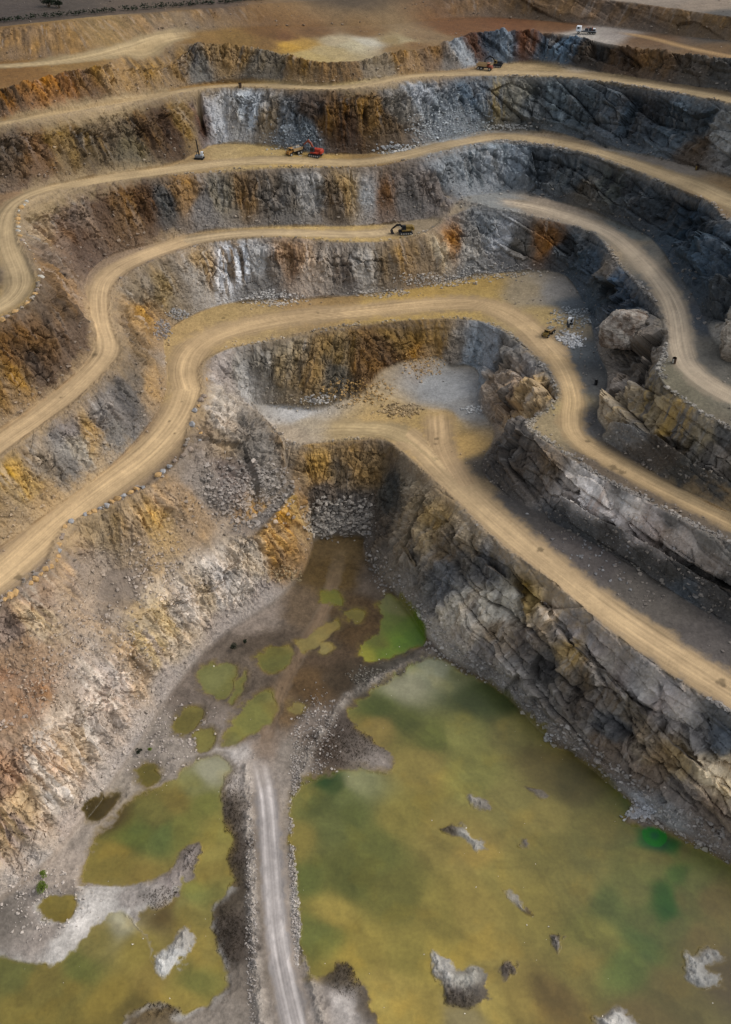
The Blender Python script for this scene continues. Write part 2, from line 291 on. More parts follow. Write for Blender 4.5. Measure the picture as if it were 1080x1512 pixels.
FLAT="""250 860 766a60|180 900 766a5e|100 1000 7c6c5c|320 760 6e665f|360 710 6c655e|40 1040 84705c|400 700 6a645c|450 625 a0927c|430 640 a0907a|440 610 b0aca6|520 635 a08a64|560 630 a4895a|660 580 8c8c8a|690 600 7c7a76|720 690 4c463e|760 740 4c4844|850 830 524c48|950 890 565049|1040 960 56504b|640 620 a58a58|660 660 a88a56|700 720 7c6a50|
380 465 9a8258|330 470 9c8458|290 490 a0865a|560 455 a0854e|450 450 907650|500 445 8a7048|620 430 9c8048|700 440 a0864f|700 420 9a7f48|780 430 867860|820 430 74706a|850 450 4a5054|870 520 464a4c|860 560 50504e|800 470 9a8458|820 500 7a6e5a|250 640 74614a|270 560 8c7650|130 740 7c6850|900 680 5a4f42|980 710 5e5244|870 620 545250|830 600 96845c|800 620 8a7a5c|
230 390 7a6a5a|200 380 84705a|110 560 6a543c|60 620 7a6040|640 325 84755e|500 340 a88e5c|740 300 7c7c78|800 310 8c7e6c|950 370 5a5852|1000 420 4a4c4c|1050 530 5c5850|1040 470 3e4246|940 345 5a5c58|960 500 54504a|930 370 8c7c64|955 440 504c46|985 560 66604f|
40 285 7a6248|330 230 a08a60|380 228 a48c5c|300 235 8c7450|450 235 a0844e|600 225 8a7a60|690 210 7a7c7c|640 222 86827a|720 195 7c7468|900 225 7c7468|960 240 6e665c|1060 290 7c6546|560 240 7a6038|830 200 80705a|200 256 7a6442|100 272 7c6648|
200 150 80623a|300 127 86683c|800 105 917c58|780 96 9a8460|60 170 86663a|900 112 8a7656|1000 128 7c6a50|
100 95 85673c|30 110 7c5a30|200 75 937a50|300 60 7f6238|480 75 a89468|450 82 ac9560|520 65 b0a484|545 62 b4ac98|500 60 a89878|440 65 a88440|430 68 b08838|620 55 80684a|600 60 a0906c|680 42 6c4828|760 38 6a4426|820 38 6c4a2c|880 58 a49a8e|900 52 948a80|870 54 b0a89c|950 60 6c5238|1050 80 6c5438|400 50 6a4c2a|350 60 7c6034|395 64 7a5c34|415 54 6c4a2c|465 47 6e5030|540 48 745836|580 60 8a7650|592 72 80643c|612 66 7a5c38|100 10 4c4238|300 3 54463a|1050 10 8a7a68|960 0 8a7c6c|1070 20 54504a|20 15 4a4038|200 14 5a4c3e|500 -10 54483a|700 -20 54483c|30 430 8c744c|-20 470 8a7048|10 380 7c6444|20 395 5c5044|"""  # dark right benches: dark rock with shade painted into the colour
FLOOR="""500 800 5a4a30|490 850 504024|520 900 4e3e2a|450 900 5c4e3e|400 950 4e443a|480 960 4e4032|350 990 5a5046|460 1010 54422c|430 1050 5c4a34|500 1000 3e3428|360 1080 6e645c|390 1100 7a6c60|350 1110 a8a29e|365 1140 a09892|240 1110 867e76|200 1190 8c8378|150 1230 8a8178|100 1290 958a80|60 1340 8a827c|20 1350 6a645e|220 1320 8a8480|150 1370 b0aca8|130 1350 bcb8b4|80 1400 b2aeaa|160 1335 b4b0ac|60 1390 827a74|180 1330 8c8682|250 1405 aaaaaa|255 1425 b2b2b2|280 1385 a8a6a4|240 1350 6e5a38|260 1300 7a7270|350 1200 4c443c|350 1250 453d36|335 1370 3e3731|345 1400 3e3731|350 1300 4a4238|350 1450 6a625a|330 1490 7c746c|370 1200 857c74|425 1200 8a8178|430 1300 8e857d|445 1400 8c837c|470 1490 8a827c|500 1430 4c443a|510 1490 a09a96|540 1480 5c544c|480 1100 4a4038|520 1070 4c443e|530 1090 5c544e|560 1120 7c746e|450 1060 6e655e|590 985 4a463f|540 1010 3e3a34|430 1110 7c746c|560 860 5a5046|620 920 6a6058|380 905 80756c|300 1000 6a6058|530 930 4a3a26|560 1470 5c544c|230 1470 5a4c34|320 1340 463e34|640 1470 7a7670"""
WATER="""600 1010 9a9478|680 990 7c7c50|640 980 9a987c|700 1030 4c5428|730 1020 4a5228|560 1045 525a20|590 1060 565a22|640 1085 626426|680 1080 85803c|620 1120 8c7a36|560 1070 8a7434|760 1080 7a7038|800 1130 6a5c2c|850 1150 5c5228|700 1140 86803a|800 1200 8a7a38|900 1220 74682e|950 1260 70682c|478 1152 2a4416|495 1160 3c4c1c|530 1150 86845a|520 1200 5c6028|480 1220 646630|440 1230 84742e|560 1250 646428|600 1200 84762f|650 1230 8e7c36|700 1250 96803a|520 1300 5f5f24|580 1320 6a6426|460 1300 64682a|490 1340 9c8634|470 1370 6a6c2c|530 1400 94802f|600 1400 8a7a2e|560 1450 a48c3a|620 1490 a08836|650 1350 88782e|700 1340 947f34|740 1290 8a7a34|780 1330 86762f|850 1300 7e7232|900 1330 58602a|983 1325 2c560e|1000 1292 46601e|985 1338 1c4c08|960 1380 4c5c26|930 1430 5e6a2a|1020 1250 6a6a30|1060 1330 6e5e2c|1030 1380 6a5a2a|1060 1430 54462a|1000 1450 64582a|950 1500 64542a|860 1420 7a6c2e|820 1470 6a5526|770 1480 8a7430|730 1490 a68e3c|690 1500 8a7a50|640 1410 9c862f|880 1380 76702c|820 1260 7c7030|940 1310 6c6a30|1012 1330 66622c|960 1352 5c602a|1000 1362 5c5c2a|965 1285 6c6a2e|1030 1300 6a6a30|470 1182 5c602a|512 1178 666a34|450 1172 7c7634|935 1228 6c6430|1000 1244 6a6030|967 1264 70682c|985 1212 6a6030|760 1180 84783a|870 1260 706830|
310 1135 a09a82|290 1150 7e7a44|260 1180 82702c|230 1200 70682c|200 1230 5c6428|240 1230 606a30|170 1270 86742c|270 1220 74702c|300 1180 76742e|325 1220 8c8034|320 1250 948438|210 1290 8a742e|290 1310 7c7c38|270 1330 8a8040|230 1300 8a7832|300 1400 968236|290 1440 74702e|270 1470 988232|150 1380 847638|120 1420 6a6a2c|180 1355 a8a088|200 1400 8f7c30|100 1460 7a6c2c|60 1440 7c6c2c|20 1440 6a6830|20 1490 7a6a28|160 1470 8c7628|220 1440 8a7430|190 1490 6a5a24|310 1280 86742e|240 1350 5c4a24|255 1330 6a5426|225 1340 7a6a40|275 1340 80702e|
405 972 686428|320 1000 767440|350 1015 6e6a30|375 1060 7e7a36|275 1065 74682a|303 1093 7a7030|490 880 6c6a10|525 908 74661c|455 950 86743a|480 930 86743a|482 955 8e7c42|590 895 78743c|610 935 567400|622 942 4c6a00|590 945 628004|600 920 5e7408|570 960 6c800a|545 965 928c14|560 942 66681a|585 912 66701c|440 1045 84733a|967 1234 06422a|952 1230 0a5a1c|985 1238 0a5a1c|145 1195 4a3c1c|220 1145 64581c|88 1340 86742c|88 1350 7c6a20"""
POOLS=[
[(640,968),(680,990),(740,1015),(790,1070),(812,1080),(800,1097),(850,1108),(900,1153),(940,1188),(918,1207),(930,1217),(985,1226),(1015,1240),(1080,1275),(1330,1420),(1330,1900),(700,1900),(600,1600),(570,1512),(545,1480),(530,1440),(500,1412),(485,1442),(455,1445),(448,1400),(440,1340),(440,1290),(432,1240),(428,1200),(440,1160),(470,1145),(500,1140),(530,1130),(560,1140),(582,1140),(585,1120),(560,1095),(535,1078),(510,1055),(535,1030),(580,1000),(620,975)],
[(325,1115),(290,1120),(250,1160),(215,1170),(185,1190),(140,1240),(125,1290),(130,1310),(190,1305),(250,1290),(265,1255),(290,1238),(303,1250),(300,1270),(270,1310),(265,1325),(300,1345),(305,1400),(335,1440),(325,1468),(280,1490),(250,1450),(225,1425),(218,1385),(180,1345),(160,1345),(110,1400),(85,1430),(30,1415),(0,1410),(-250,1480),(-250,1900),(150,1900),(160,1512),(230,1470),(270,1500),(310,1480),(338,1440),(312,1380),(310,1330),(345,1310),(345,1290),(332,1275),(345,1250),(340,1225),(325,1200),(325,1180),(330,1150),(345,1130)],
[(380,970),(405,952),(430,952),(432,970),(420,990),(400,992),(385,985)],
[(292,990),(305,980),(345,978),(352,992),(338,1030),(320,1030),(295,1015)],
[(335,1035),(352,1002),(365,985),(360,1010),(345,1042)],
[(330,1098),(345,1060),(355,1045),(380,1022),(405,1018),(412,1040),(400,1065),(370,1085),(340,1102)],
[(255,1080),(265,1050),(285,1040),(303,1050),(295,1070),(270,1085)],
[(285,1085),(300,1075),(320,1080),(318,1100),(300,1110),(288,1102)],
[(475,872),(490,868),(508,880),(507,895),(490,892),(476,885)],
[(505,900),(525,898),(545,902),(530,920),(515,915)],
[(440,948),(470,925),(500,910),(505,925),(480,940),(468,955),(445,965)],
[(468,950),(485,945),(497,955),(485,965),(470,962)],
[(560,885),(575,872),(600,890),(620,915),(637,945),(600,960),(570,970),(545,978),(533,970),(535,945),(560,935),(565,910)],
[(425,1047),(440,1035),(455,1042),(440,1055)],
[(120,1205),(140,1185),(165,1170),(180,1172),(160,1200),(140,1215)],
[(200,1140),(215,1125),(235,1130),(238,1150),(220,1163),(205,1155)],
[(60,1335),(75,1320),(100,1318),(117,1330),(105,1355),(80,1364),(62,1350)],
]
POOLS.append([(262,1318),(300,1288),(345,1290),(345,1312),(312,1335),(306,1350),(312,1400),(338,1440),(325,1470),(280,1495),(245,1460),(225,1430),(216,1385),(198,1356),(212,1338),(250,1340)])
GREENPOOL=(967,1234,20,15)
ISLETS=[
[(230,1408),(248,1395),(262,1375),(278,1364),(292,1383),(286,1402),(262,1430),(240,1448),(229,1432)],
[(262,1300),(270,1262),(288,1240),(300,1250),(290,1278),(275,1305)],
[(690,1170),(700,1171),(727,1190),(722,1199),(705,1196),(689,1180)],
[(650,1222),(675,1211),(692,1225),(712,1240),(717,1253),(705,1256),(685,1239),(660,1233)],
[(772,1162),(785,1160),(808,1172),(805,1180),(788,1175)],
[(770,1238),(782,1240),(783,1252),(770,1249)],
[(745,1314),(760,1318),(778,1336),(790,1353),(780,1353),(762,1336)],
[(811,1378),(825,1374),(837,1390),(828,1412),(815,1400)],
[(734,1432),(755,1417),(769,1424),(760,1439),(740,1446)],
[(638,1402),(655,1410),(675,1425),(690,1430),(710,1426),(720,1450),(717,1482),(690,1486),(660,1492),(655,1460),(637,1430)],
[(1012,1403),(1030,1410),(1050,1393),(1077,1410),(1060,1421),(1035,1428),(1060,1440),(1072,1452),(1040,1464),(1008,1446),(1018,1425)],
[(880,1500),(900,1490),(920,1484),(942,1512),(955,1545),(880,1545)],
]
ISLETCOL="""255 1415 b6b6b4|270 1380 9a9690|280 1270 7c7470|705 1183 9a9690|683 1232 9a9892|660 1222 4a4238|790 1170 7a746c|776 1245 6c6660|765 1332 9c9890|785 1350 5a4a28|823 1390 7c7874|752 1430 5e5650|660 1425 a09e9a|690 1440 98968f|680 1470 4a4440|705 1465 5c5650|1040 1410 9a9a98|1035 1450 8a8a88|910 1505 a8a6a2"""
# roads: half width m, colour, [(px,py)...]
ROADS=[
(6.0,'bd9f72',[(600,645),(625,665),(660,702),(705,745),(760,794),(820,843),(880,890),(950,938),(1010,977),(1080,1021),(1330,1180)]),
(5.5,'ac9468',[(440,634),(480,632),(530,632),(575,634),(605,648),(640,680)]),
(5.5,'b2946a',[(645,600),(648,630),(650,665),(680,715)]),
(7.0,'bb9d70',[(-250,1020),(-100,925),(0,850),(45,812),(95,765),(150,722),(205,682),(245,645),(272,605),(280,575)]),
(7.0,'b2956a',[(280,575),(272,545),(285,515),(320,492),(380,478),(440,468),(520,461),(600,453),(680,446),(730,452),(780,482),(815,520)]),
(4.6,'b6986a',[(780,482),(815,520),(838,555),(848,590),(843,615),(845,640),(870,661),(920,690),(980,722),(1080,768),(1330,890)]),
(5.5,'b89b70',[(-250,820),(-100,730),(0,655),(60,615),(110,575),(150,538),(164,512),(150,475),(147,430),(160,405),(200,382),(270,357)]),
(4.2,'ae9670',[(270,357),(340,346),(420,343),(500,346),(560,345),(600,338)]),
(4.5,'a8967c',[(725,297),(780,303),(840,320),(900,342),(935,372),(963,402),(988,435),(1001,470),(1004,520),(1022,552),(1080,588),(1330,705)]),
(5.0,'a68e66',[(-250,540),(-100,488),(0,455),(30,428),(30,403),(14,370),(10,340),(17,310),(50,288),(120,271),(200,258),(280,247),(350,238),(420,236),(480,240),(540,241),(600,229),(660,214),(700,207),(740,200),(800,207),(860,217),(920,236),(980,258),(1035,276),(1075,298),(1330,385)]),
(4.2,'a48c64',[(-250,230),(0,184),(100,167),(200,150),(280,133),(340,126),(420,127),(480,131),(540,128),(600,114),(660,110),(740,106),(820,108),(900,117),(980,129),(1080,147),(1330,203)]),
(3.0,'a08a62',[(-100,104),(0,98),(60,94),(130,86),(190,71),(230,57),(300,48)]),
(2.2,'96764a',[(900,46),(960,55),(1020,72),(1080,84)]),
(3.3,'a29a94',[(372,1085),(390,1150),(396,1200),(400,1260),(404,1320),(410,1390),(421,1450),(436,1512),(470,1650)]),
(2.4,'80664a',[(385,1120),(398,1060),(420,1000),(450,950),(480,900),(497,840),(505,800)]),
]
KF,KL,KW=1.08,.93,.74      # albedo calibration for faces, flats and water
SKY,SUNE,EXPO=.08,2.6,-2.0
# ------------------------------------------------------------------ the ground as one adaptively sampled sheet
def parse(t,rock=True):
    P=[];A=[];B=[]
    for e in t.replace('\n','').split('|'):
        w=e.split()
        if len(w)<3: continue
        P.append((float(w[0]),float(w[1]))); A.append(lin(w[2])); B.append(lin(w[3]) if len(w)>3 else lin(w[2]))
    P=np.array(P); W=drop(P[:,0],P[:,1])
    r=np.linalg.norm(W-np.array([0,0,HC]),axis=1)*0.02
    return W.astype(f4),np.array(A,f4),np.array(B,f4),r.astype(f4)
def idw(X,S,pw=2.0,chunk=60000):
    W,A,B,r=S
    oa=np.empty((len(X),3),f4);ob=np.empty((len(X),3),f4)
    for i in range(0,len(X),chunk):
        x=X[i:i+chunk]
        d=((x*x).sum(1)[:,None]+(W*W).sum(1)[None]-2*x@W.T)/(r*r)[None]
        w=1/(np.maximum(d,0)+.15)**pw; w/=w.sum(1)[:,None]
        oa[i:i+chunk]=w@A; ob[i:i+chunk]=w@B
    return oa,ob
Rb=box(R0,3); Rw=box(R0,6)
GY,GX=np.gradient(Rb,RS); SL=np.sqrt(GX*GX+GY*GY)
GYw,GXw=np.gradient(Rw,RS)
svals=np.r_[-1.12-.88*np.linspace(1,.01,90)**1.5,np.linspace(-1.12,1.12,980),1.12+.88*np.linspace(.01,1,90)**1.5]
NC,NR=len(svals),1560
yf=np.concatenate([np.linspace(42,400,1600)[:-1],np.linspace(400,985,1400)])
HWY=.4*(yf*CP+.75*HC*SP)
XX=svals[None]*HWY[:,None]; ZZ=samp(R0,XX,np.repeat(yf[:,None],NC,1))
vv=( yf[:,None]*SP+(ZZ-HC)*CP)/(yf[:,None]*CP-(ZZ-HC)*SP)*F
dist=np.sqrt(yf[:,None]**2+XX**2+(ZZ-HC)**2)
ds=np.sqrt(np.diff(yf)[:,None]**2+np.diff(ZZ,axis=0)**2)
wgt=np.abs(np.diff(vv,axis=0))+.35*F*ds/dist[:-1]
cum=np.vstack([np.zeros((1,NC)),np.cumsum(wgt,0)])
YY=np.empty((NR,NC))
for j in range(NC): YY[:,j]=np.interp(np.linspace(0,cum[-1,j],NR),cum[:,j],yf)
k=7
A=np.pad(YY,((0,0),(k,k)),mode='edge'); cs=np.cumsum(np.pad(A,((0,0),(1,0))),1)
YY=(cs[:,2*k+1:]-cs[:,:-2*k-1])/(2*k+1)
X=(svals[None]*.4*(YY*CP+.75*HC*SP)).astype(f4).ravel(); Y=YY.astype(f4).ravel()
Z=samp(R0,X,Y).astype(f4)
del XX,ZZ,vv,dist,ds,wgt,cum,A,cs
print('grid',time.time()-T0)
sl=samp(SL,X,Y); fm=ss(.3,.8,sl)
nx=-samp(GXw,X,Y);ny=-samp(GYw,X,Y);nz=np.ones_like(nx);nl=np.sqrt(nx*nx+ny*ny+1);nx/=nl;ny/=nl;nz/=nl
# stamped distances along lines (raster)
def stamp(P,rad,arrs,hw=1.0,rid=0):
    P=np.asarray(P)[:,:2]; t=np.r_[0,np.cumsum(np.hypot(*np.diff(P,axis=0).T))]
    n=max(2,int(t[-1]/.8)); u=np.linspace(0,t[-1],n); px=np.interp(u,t,P[:,0]);py=np.interp(u,t,P[:,1])
    tx=np.gradient(px);ty=np.gradient(py);l=np.hypot(tx,ty)+1e-9;tx/=l;ty/=l
    w=int(rad/RS)+1
    if rad>20: px,py,tx,ty,u=[q_[::2] for q_ in (px,py,tx,ty,u)]; n=len(px)
    D,L,S,I=arrs
    for i in range(n):
        cx=int((px[i]-RX0)/RS);cy=int((py[i]-RY0)/RS)
        x0,x1,y0,y1=max(0,cx-w),min(NX,cx+w+2),max(0,cy-w),min(NY,cy+w+2)
        if x1<=x0 or y1<=y0: continue
        ex=(RX0+RS*np.arange(x0,x1)-px[i])[None];ey=(RY0+RS*np.arange(y0,y1)-py[i])[:,None]
        d=np.sqrt(ex*ex+ey*ey)/hw
        s=D[y0:y1,x0:x1]; m=d<s
        s[m]=d[m]
        if L is not None:
            L[y0:y1,x0:x1][m]=(tx[i]*ey-ty[i]*ex)[m]; S[y0:y1,x0:x1][m]=u[i]
            I[y0:y1,x0:x1][m]=rid
crD=np.full((NY,NX),99,f4)
for n in ('r1_crest','r2_crest','r3_crest','r3r_crest','r4_crest','r5_crest','tb_out'): stamp(W3[n],6,(crD,None,None,None))
toD=np.full((NY,NX),99,f4);toL=np.zeros((NY,NX),f4);toS=np.zeros((NY,NX),f4);toI=np.full((NY,NX),-1,np.int16)
for k_,n in enumerate(('r1_toe','r2_toe','r3_toe','r3r_toe','r4_toe','r5_toe','tb_in','rim_toe','foot')): stamp(W3[n],46,(toD,toL,toS,toI),1.0,k_)
toD=np.minimum(toD,46)
rdD=np.full((NY,NX),99,f4);rdL=np.zeros((NY,NX),f4);rdS=np.zeros((NY,NX),f4);rdI=np.full((NY,NX),-1,np.int16)
ROADW=[]
for i,(hw,c,L) in enumerate(ROADS):
    q=smooth_line(np.array(L,float),3); w=drop(q[:,0],q[:,1]); ROADW.append(w)
    stamp(w,hw*2.2,(rdD,rdL,rdS,rdI),hw,i)
beD=np.full((NY,NX),99,f4)
for L_ in ([(512,1030),(480,1070),(455,1110),(440,1160),(434,1230),(440,1310),(446,1390),(462,1450),(480,1520),(500,1640)],[(362,1130),(366,1200),(372,1280),(374,1360),(378,1440),(388,1520),(400,1640)],[(515,1025),(560,1000),(600,978),(640,962)]):
    q=smooth_line(np.array(L_,float),2); stamp(drop(q[:,0],q[:,1]),5,(beD,None,None,None))
print('stamp',time.time()-T0)
crd=samp(crD,X,Y); tod=samp(toD,X,Y); rd=samp(rdD,X,Y)
ri=rdI[np.clip(((Y-RY0)/RS+.5).astype(int),0,NY-1),np.clip(((X-RX0)/RS+.5).astype(int),0,NX-1)]
rl=samp(rdL,X,Y); rs=samp(rdS,X,Y)
n_lo=fbm(X,Y,Z,1/18,3,1); n_md=fbm(X,Y,Z,1/4.5,3,5); n_hi=fbm(X,Y,Z,1/1.3,3,9)
road=ss(1.55,.7,rd+.3*n_md+.12*n_hi+.15*n_lo)*(ri>=0)
floor=ss(3.2,2.0,Z)*(1-fm)*(Y<unproj(540,775,0)[1])
LEN=[np.r_[0,np.hypot(*np.diff(w_[:,:2],axis=0).T)].sum() for w_ in ROADW]
for k_,d0,d1 in ((13,26,0),(14,10,30),(2,14,0),(1,30,0),(11,0,20),(12,25,0),(8,14,0),(7,0,10)):
    m_=ri==k_
    if d0: road=np.where(m_,road*ss(0,d0,rs+3*n_md),road)
    if d1: road=np.where(m_,road*ss(0,d1,LEN[k_]-rs+3*n_md),road)
# -------- pools on the pit floor
wet=np.full(X.shape,-12,f4); isl=np.full(X.shape,-12,f4)
fl=np.where((Z<9))[0]
wx=X[fl]+1.5*n_md[fl]+.45*n_hi[fl]; wy=Y[fl]+1.5*pn(X[fl],Y[fl],Z[fl],1/4.,31)+.4*pn(X[fl],Y[fl],Z[fl],1/1.2,33)
w_=wet[fl]
for P in POOLS:
    q=smooth_line(np.array(P+P[:1],float),2); a,b=unproj(q[:,0],q[:,1],.5); w_=np.maximum(w_,polysd(wx,wy,np.c_[a,b]))
i_=isl[fl]
for P in ISLETS:
    q=smooth_line(np.array(P+P[:1],float),1); a,b=unproj(q[:,0],q[:,1],.3)
    i_=np.maximum(i_,polysd(wx+.5*n_hi[fl],wy,np.c_[a,b]))
# the bay of small mud specks
w_=np.minimum(w_,-i_)
gx,gy=unproj(GREENPOOL[0],GREENPOOL[1],0); gr=GREENPOOL[2]/5.6
gp=1.1-np.hypot((X[fl]-gx)/gr,(Y[fl]-gy)/(gr*.95))+.1*n_md[fl]
wet[fl]=np.where(Z[fl]<5,w_,-12); isl[fl]=i_
water=(wet>0)&(Z<1.95)
# -------- heights
cx0,cy0=unproj(520,880,0)
ti=np.clip(((Y-RY0)/RS+.5).astype(int),0,NY-1),np.clip(((X-RX0)/RS+.5).astype(int),0,NX-1)
th=samp(box(toS,1),X,Y); th=np.where(np.abs(th-toS[ti])>3,toS[ti],th)+toI[ti]*531.; rr=tod      # along the foot of the wall, and up from it
right=ss(-5,45,X-.12*(Y-150))          # the eastern rocks: bedded slabs
butt=ridge(th,rr*.12,Z*.15,1/15,2,11)
gul=ridge(th+1.2*n_md,rr*.14,Z*.12,1/4.6,3,15)
f5,c5,q5=facets(X+.1*n_hi,Y,Z*.75,1/1.35,17,1.)
f1,c1,q1=facets(X+.3*n_md,Y,Z*.8,1/8.,3,1.1)
f2,c2,q2=facets(X+.15*n_hi,Y+.2*n_md,Z*.7,1/3.0,5,1.1)
bx=(X*.55+Y*.25+Z*.8)+.25*n_md; by=(X*.62-Y*.7); bz=(X*.3+Y*.5-Z*.55)+.3*n_lo
f3,c3,q3=facets(bx,by*.30,bz*.5,1/12.,8,1.25)
f4b,c4,q4=facets(bx,by*.4,bz*.6,1/4.4,12,1.2)
rub=fbm(X,Y,Z,1/.8,2,41)
# scree at the foot of every face: smoother, lies a little forward
tal=ss(8.,2.,tod+4.5*pn(th,rr*.2,Z*.1,1/9,51)+2.2*n_md)
tal=tal*(1-.85*right)+.85*right*ss(4.5,1.2,tod+1.5*n_md)
tal=np.maximum(tal,(1-.8*right)*(ss(.2,.5,pn(th,rr*.15,Z*.05,1/15,55))*.85*ss(13,9,tod+4*n_md)))
rough_amt=(1-.72*tal)
lowl=(1-right)*ss(50,38,Z)
D_left=1.4*butt+(.9+.5*lowl)*gul+(1.0-.5*lowl)*f1+(.85-.35*lowl)*f2+.45*f5+.12*n_hi+.3*n_md-.7*ss(.14,.02,c1)-.45*ss(.14,.02,c2)
ph=(rr+.10*th+3.2*n_lo+1.3*n_md)/5.2; fr=ph-np.floor(ph); led=np.where(fr<.86,(fr/.86)**1.8,(1-fr)/.14)      # beds: each overhangs the one below
ledm=.35+.65*ss(-.2,.4,pn(th,rr*.1,Z*.1,1/17,57))
D_right=2.6*(led-.4)*ledm+.9*butt+5.2*f3+1.9*f4b+.6*f2+.35*f5+.1*n_hi+.15*n_md-1.2*ss(.11,.02,c3)-.7*ss(.12,.02,c4)
D=fm*rough_amt*(D_left*(1-right)+D_right*right)+fm*1.2*n_lo+fm*tal*(.5+.25*rub)
D+=(1-fm)*(1-road)*(1-water)*(.16*n_md+.09*n_hi+.12*np.maximum(0,rub))
D*=(.28+.72*ss(.5,5,crd))*np.where(toI[ti]==7,.22,1)
D*=np.where(Z<9,ss(.2,4,Z)*.9+.1,1)
berm=np.exp(-((crd-1.1)/.9)**2)*(1-.7*fm)*(.55+.5*n_hi+.35*n_md)*1.1
D+=np.maximum(berm,0)*ss(3,6,Z)
D+=road*(.03*n_hi)
Dz_floor=np.where(water,0,.06+np.clip(-wet,0,4)*.16+.14*n_md+.07*n_hi)
flo=ss(2.3,1.45,Z); bed=samp(beD,X,Y)
Dz_floor=Dz_floor+(ss(.2,2.2,isl)*(.35+.5*n_md+.25*n_hi)).clip(0,1)
Dz_floor=Dz_floor+(~water)*np.exp(-((bed-.2)/1.3)**2)*(.8+.9*n_md+.5*n_hi).clip(0,2)
Dist=np.sqrt(X*X+Y*Y+(Z-HC)**2)
Xd=X+nx*D; Yd=Y+ny*D; Zd=Z+nz*D
Zd=Zd*(1-flo)+Dz_floor*flo
Zd=np.where(water,0,Zd)
print('disp',time.time()-T0)
# -------- colours
P3=np.c_[X+2.4*n_lo+1.1*n_md,Y+2.0*pn(X,Y,Z,1/9,61)+.9*n_hi,Z+1.6*pn(X,Y,Z,1/7,63)].astype(f4)
SF=parse(FACE);SFl=parse(FLAT);SFo=parse(FLOOR);SW=parse(WATER);SI=parse(ISLETCOL)
col=np.zeros((len(X),3),f4)
m=fm>.01
a,b=idw(P3[m],SF,3.0)
thm=th[m]+.5*n_md[m]; rrm=rr[m]; Zm=Z[m]
# streaks run down the face: stretched along the fall line
st=ss(-.1,.35,fbm(thm,rrm*.12,Zm*.1,1/2.4,4,71)+.2*n_md[m])
lum=(1+.36*fbm(thm,rrm*.2,Zm*.2,1/1.6,3,75)*(1-.6*right[m])+.12*n_hi[m]+.22*(q1[m]-.5)+.38*(q2[m]-.5)*(1-.5*right[m])+.34*(q5[m]-.5)+(.85*(q3[m]-.5)+.45*(q4[m]-.5))*right[m])
lum=1+(lum-1)*(1-.6*tal[m])
fc=(a*(1-st[:,None])+b*st[:,None])
# neighbouring blocks differ in how rusty they are
mean=fc.mean(1,keepdims=True); sa=.92+.34*fbm(thm*.8,rrm*.3,Zm*.3,1/4.5,2,87)[:,None]
fc=np.maximum(mean+(fc-mean)*sa,.003)*np.clip(lum,.45,1.8)[:,None]; y_=np.maximum(fc.mean(1,keepdims=True),1e-4); fc=fc*(y_/.17)**.16*.95
sat=a.max(1)-a.min(1)
ochre=np.array(lin('86663a'),f4); pale=np.array(lin('c0bcb6'),f4)
v1=ss(.2,.5,fbm(thm,rrm*.15,Zm*.15,1/6.,3,79))*.2
wv=(v1*np.clip(sat/.12,0,1)*(1-.7*tal[m]))[:,None]; fc=fc*(1-wv)+ochre*wv
v2=ss(.3,.65,fbm(thm,rrm*.2,Zm*.06,1/2.2,3,83))*(.22-.12*(1-right[m])*(Zm<50))
wv=(v2*np.clip(a.mean(1)/.16,0,1)*(1-.8*tal[m]))[:,None]; fc=fc*(1-wv)+pale*wv
# scree takes the mean colour of its wall, greyed by dust
tc=(a*.75+b*.25); g_=tc.mean(1,keepdims=True); tc=(tc*.55+g_*.45*np.array([1.02,1.,.97],f4))*(1.0+.14*n_hi[m]+.12*n_md[m])[:,None]
wv=(tal[m]*.6)[:,None]; fc=fc*(1-wv)+tc*wv
dk_=1-.28*right[m]*ss(58,72,Zm); dk_*=1-.17*(1-right[m])*ss(70,100,Zm)  # first factor paints shade into the upper right walls, besides their dark rock
warm=((1-right[m])*ss(55,40,Zm))[:,None]; g_=fc.mean(1,keepdims=True); fc=(g_+(fc-g_)*(1-.06*warm))*(1+warm*np.array([.03,0,-.04],f4))
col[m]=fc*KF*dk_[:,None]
fmm=fm*(1-.0*road)
m2=fm<.99
a,b=idw(P3[m2],SFl,2.5)
a=a*((1+.16*n_hi[m2]+.16*n_md[m2]+.14*n_lo[m2])*(1-.22*ss(116,128,Z[m2])))[:,None]
col[m2]=col[m2]*fm[m2][:,None]+a*KL*(1-fm[m2])[:,None]
# roads with wheel tracks
RC=np.array([lin(c) for _,c,_ in ROADS],f4); RC=(RC.mean(1,keepdims=True)+(RC-RC.mean(1,keepdims=True))*.9)*1.04
mr=road>.01
rc=RC[np.maximum(ri[mr],0)]
tr=pn(rl[mr]*1.6,rs[mr]*.03,0*rl[mr],1.0,91)+.7*pn(rl[mr]*4.,rs[mr]*.05,0*rl[mr],1.0,93)+.4*pn(rl[mr],rs[mr]*.08,0*rl[mr],.4,95)
edge=ss(1.0,.35,rd[mr])
rc=rc*(1+.30*tr+.10*n_md[mr]+.03*n_hi[mr])[:,None]*((.75+.24*edge)*(1+.16*n_lo[mr]))[:,None]
isg=(ri[mr]==13)
rut=np.exp(-((np.abs(rl[mr]+.8*pn(rs[mr]*.03,0*rs[mr],0*rs[mr],1.,141))-1.5)/.55)**2)*(.9+.6*n_md[mr])
rc=np.where(isg[:,None],rc*(.88+.5*rut)[:,None],rc)
w=(road[mr]*np.where(ri[mr]==14,.75,.92))[:,None]
col[mr]=col[mr]*(1-w)+rc*KL*w
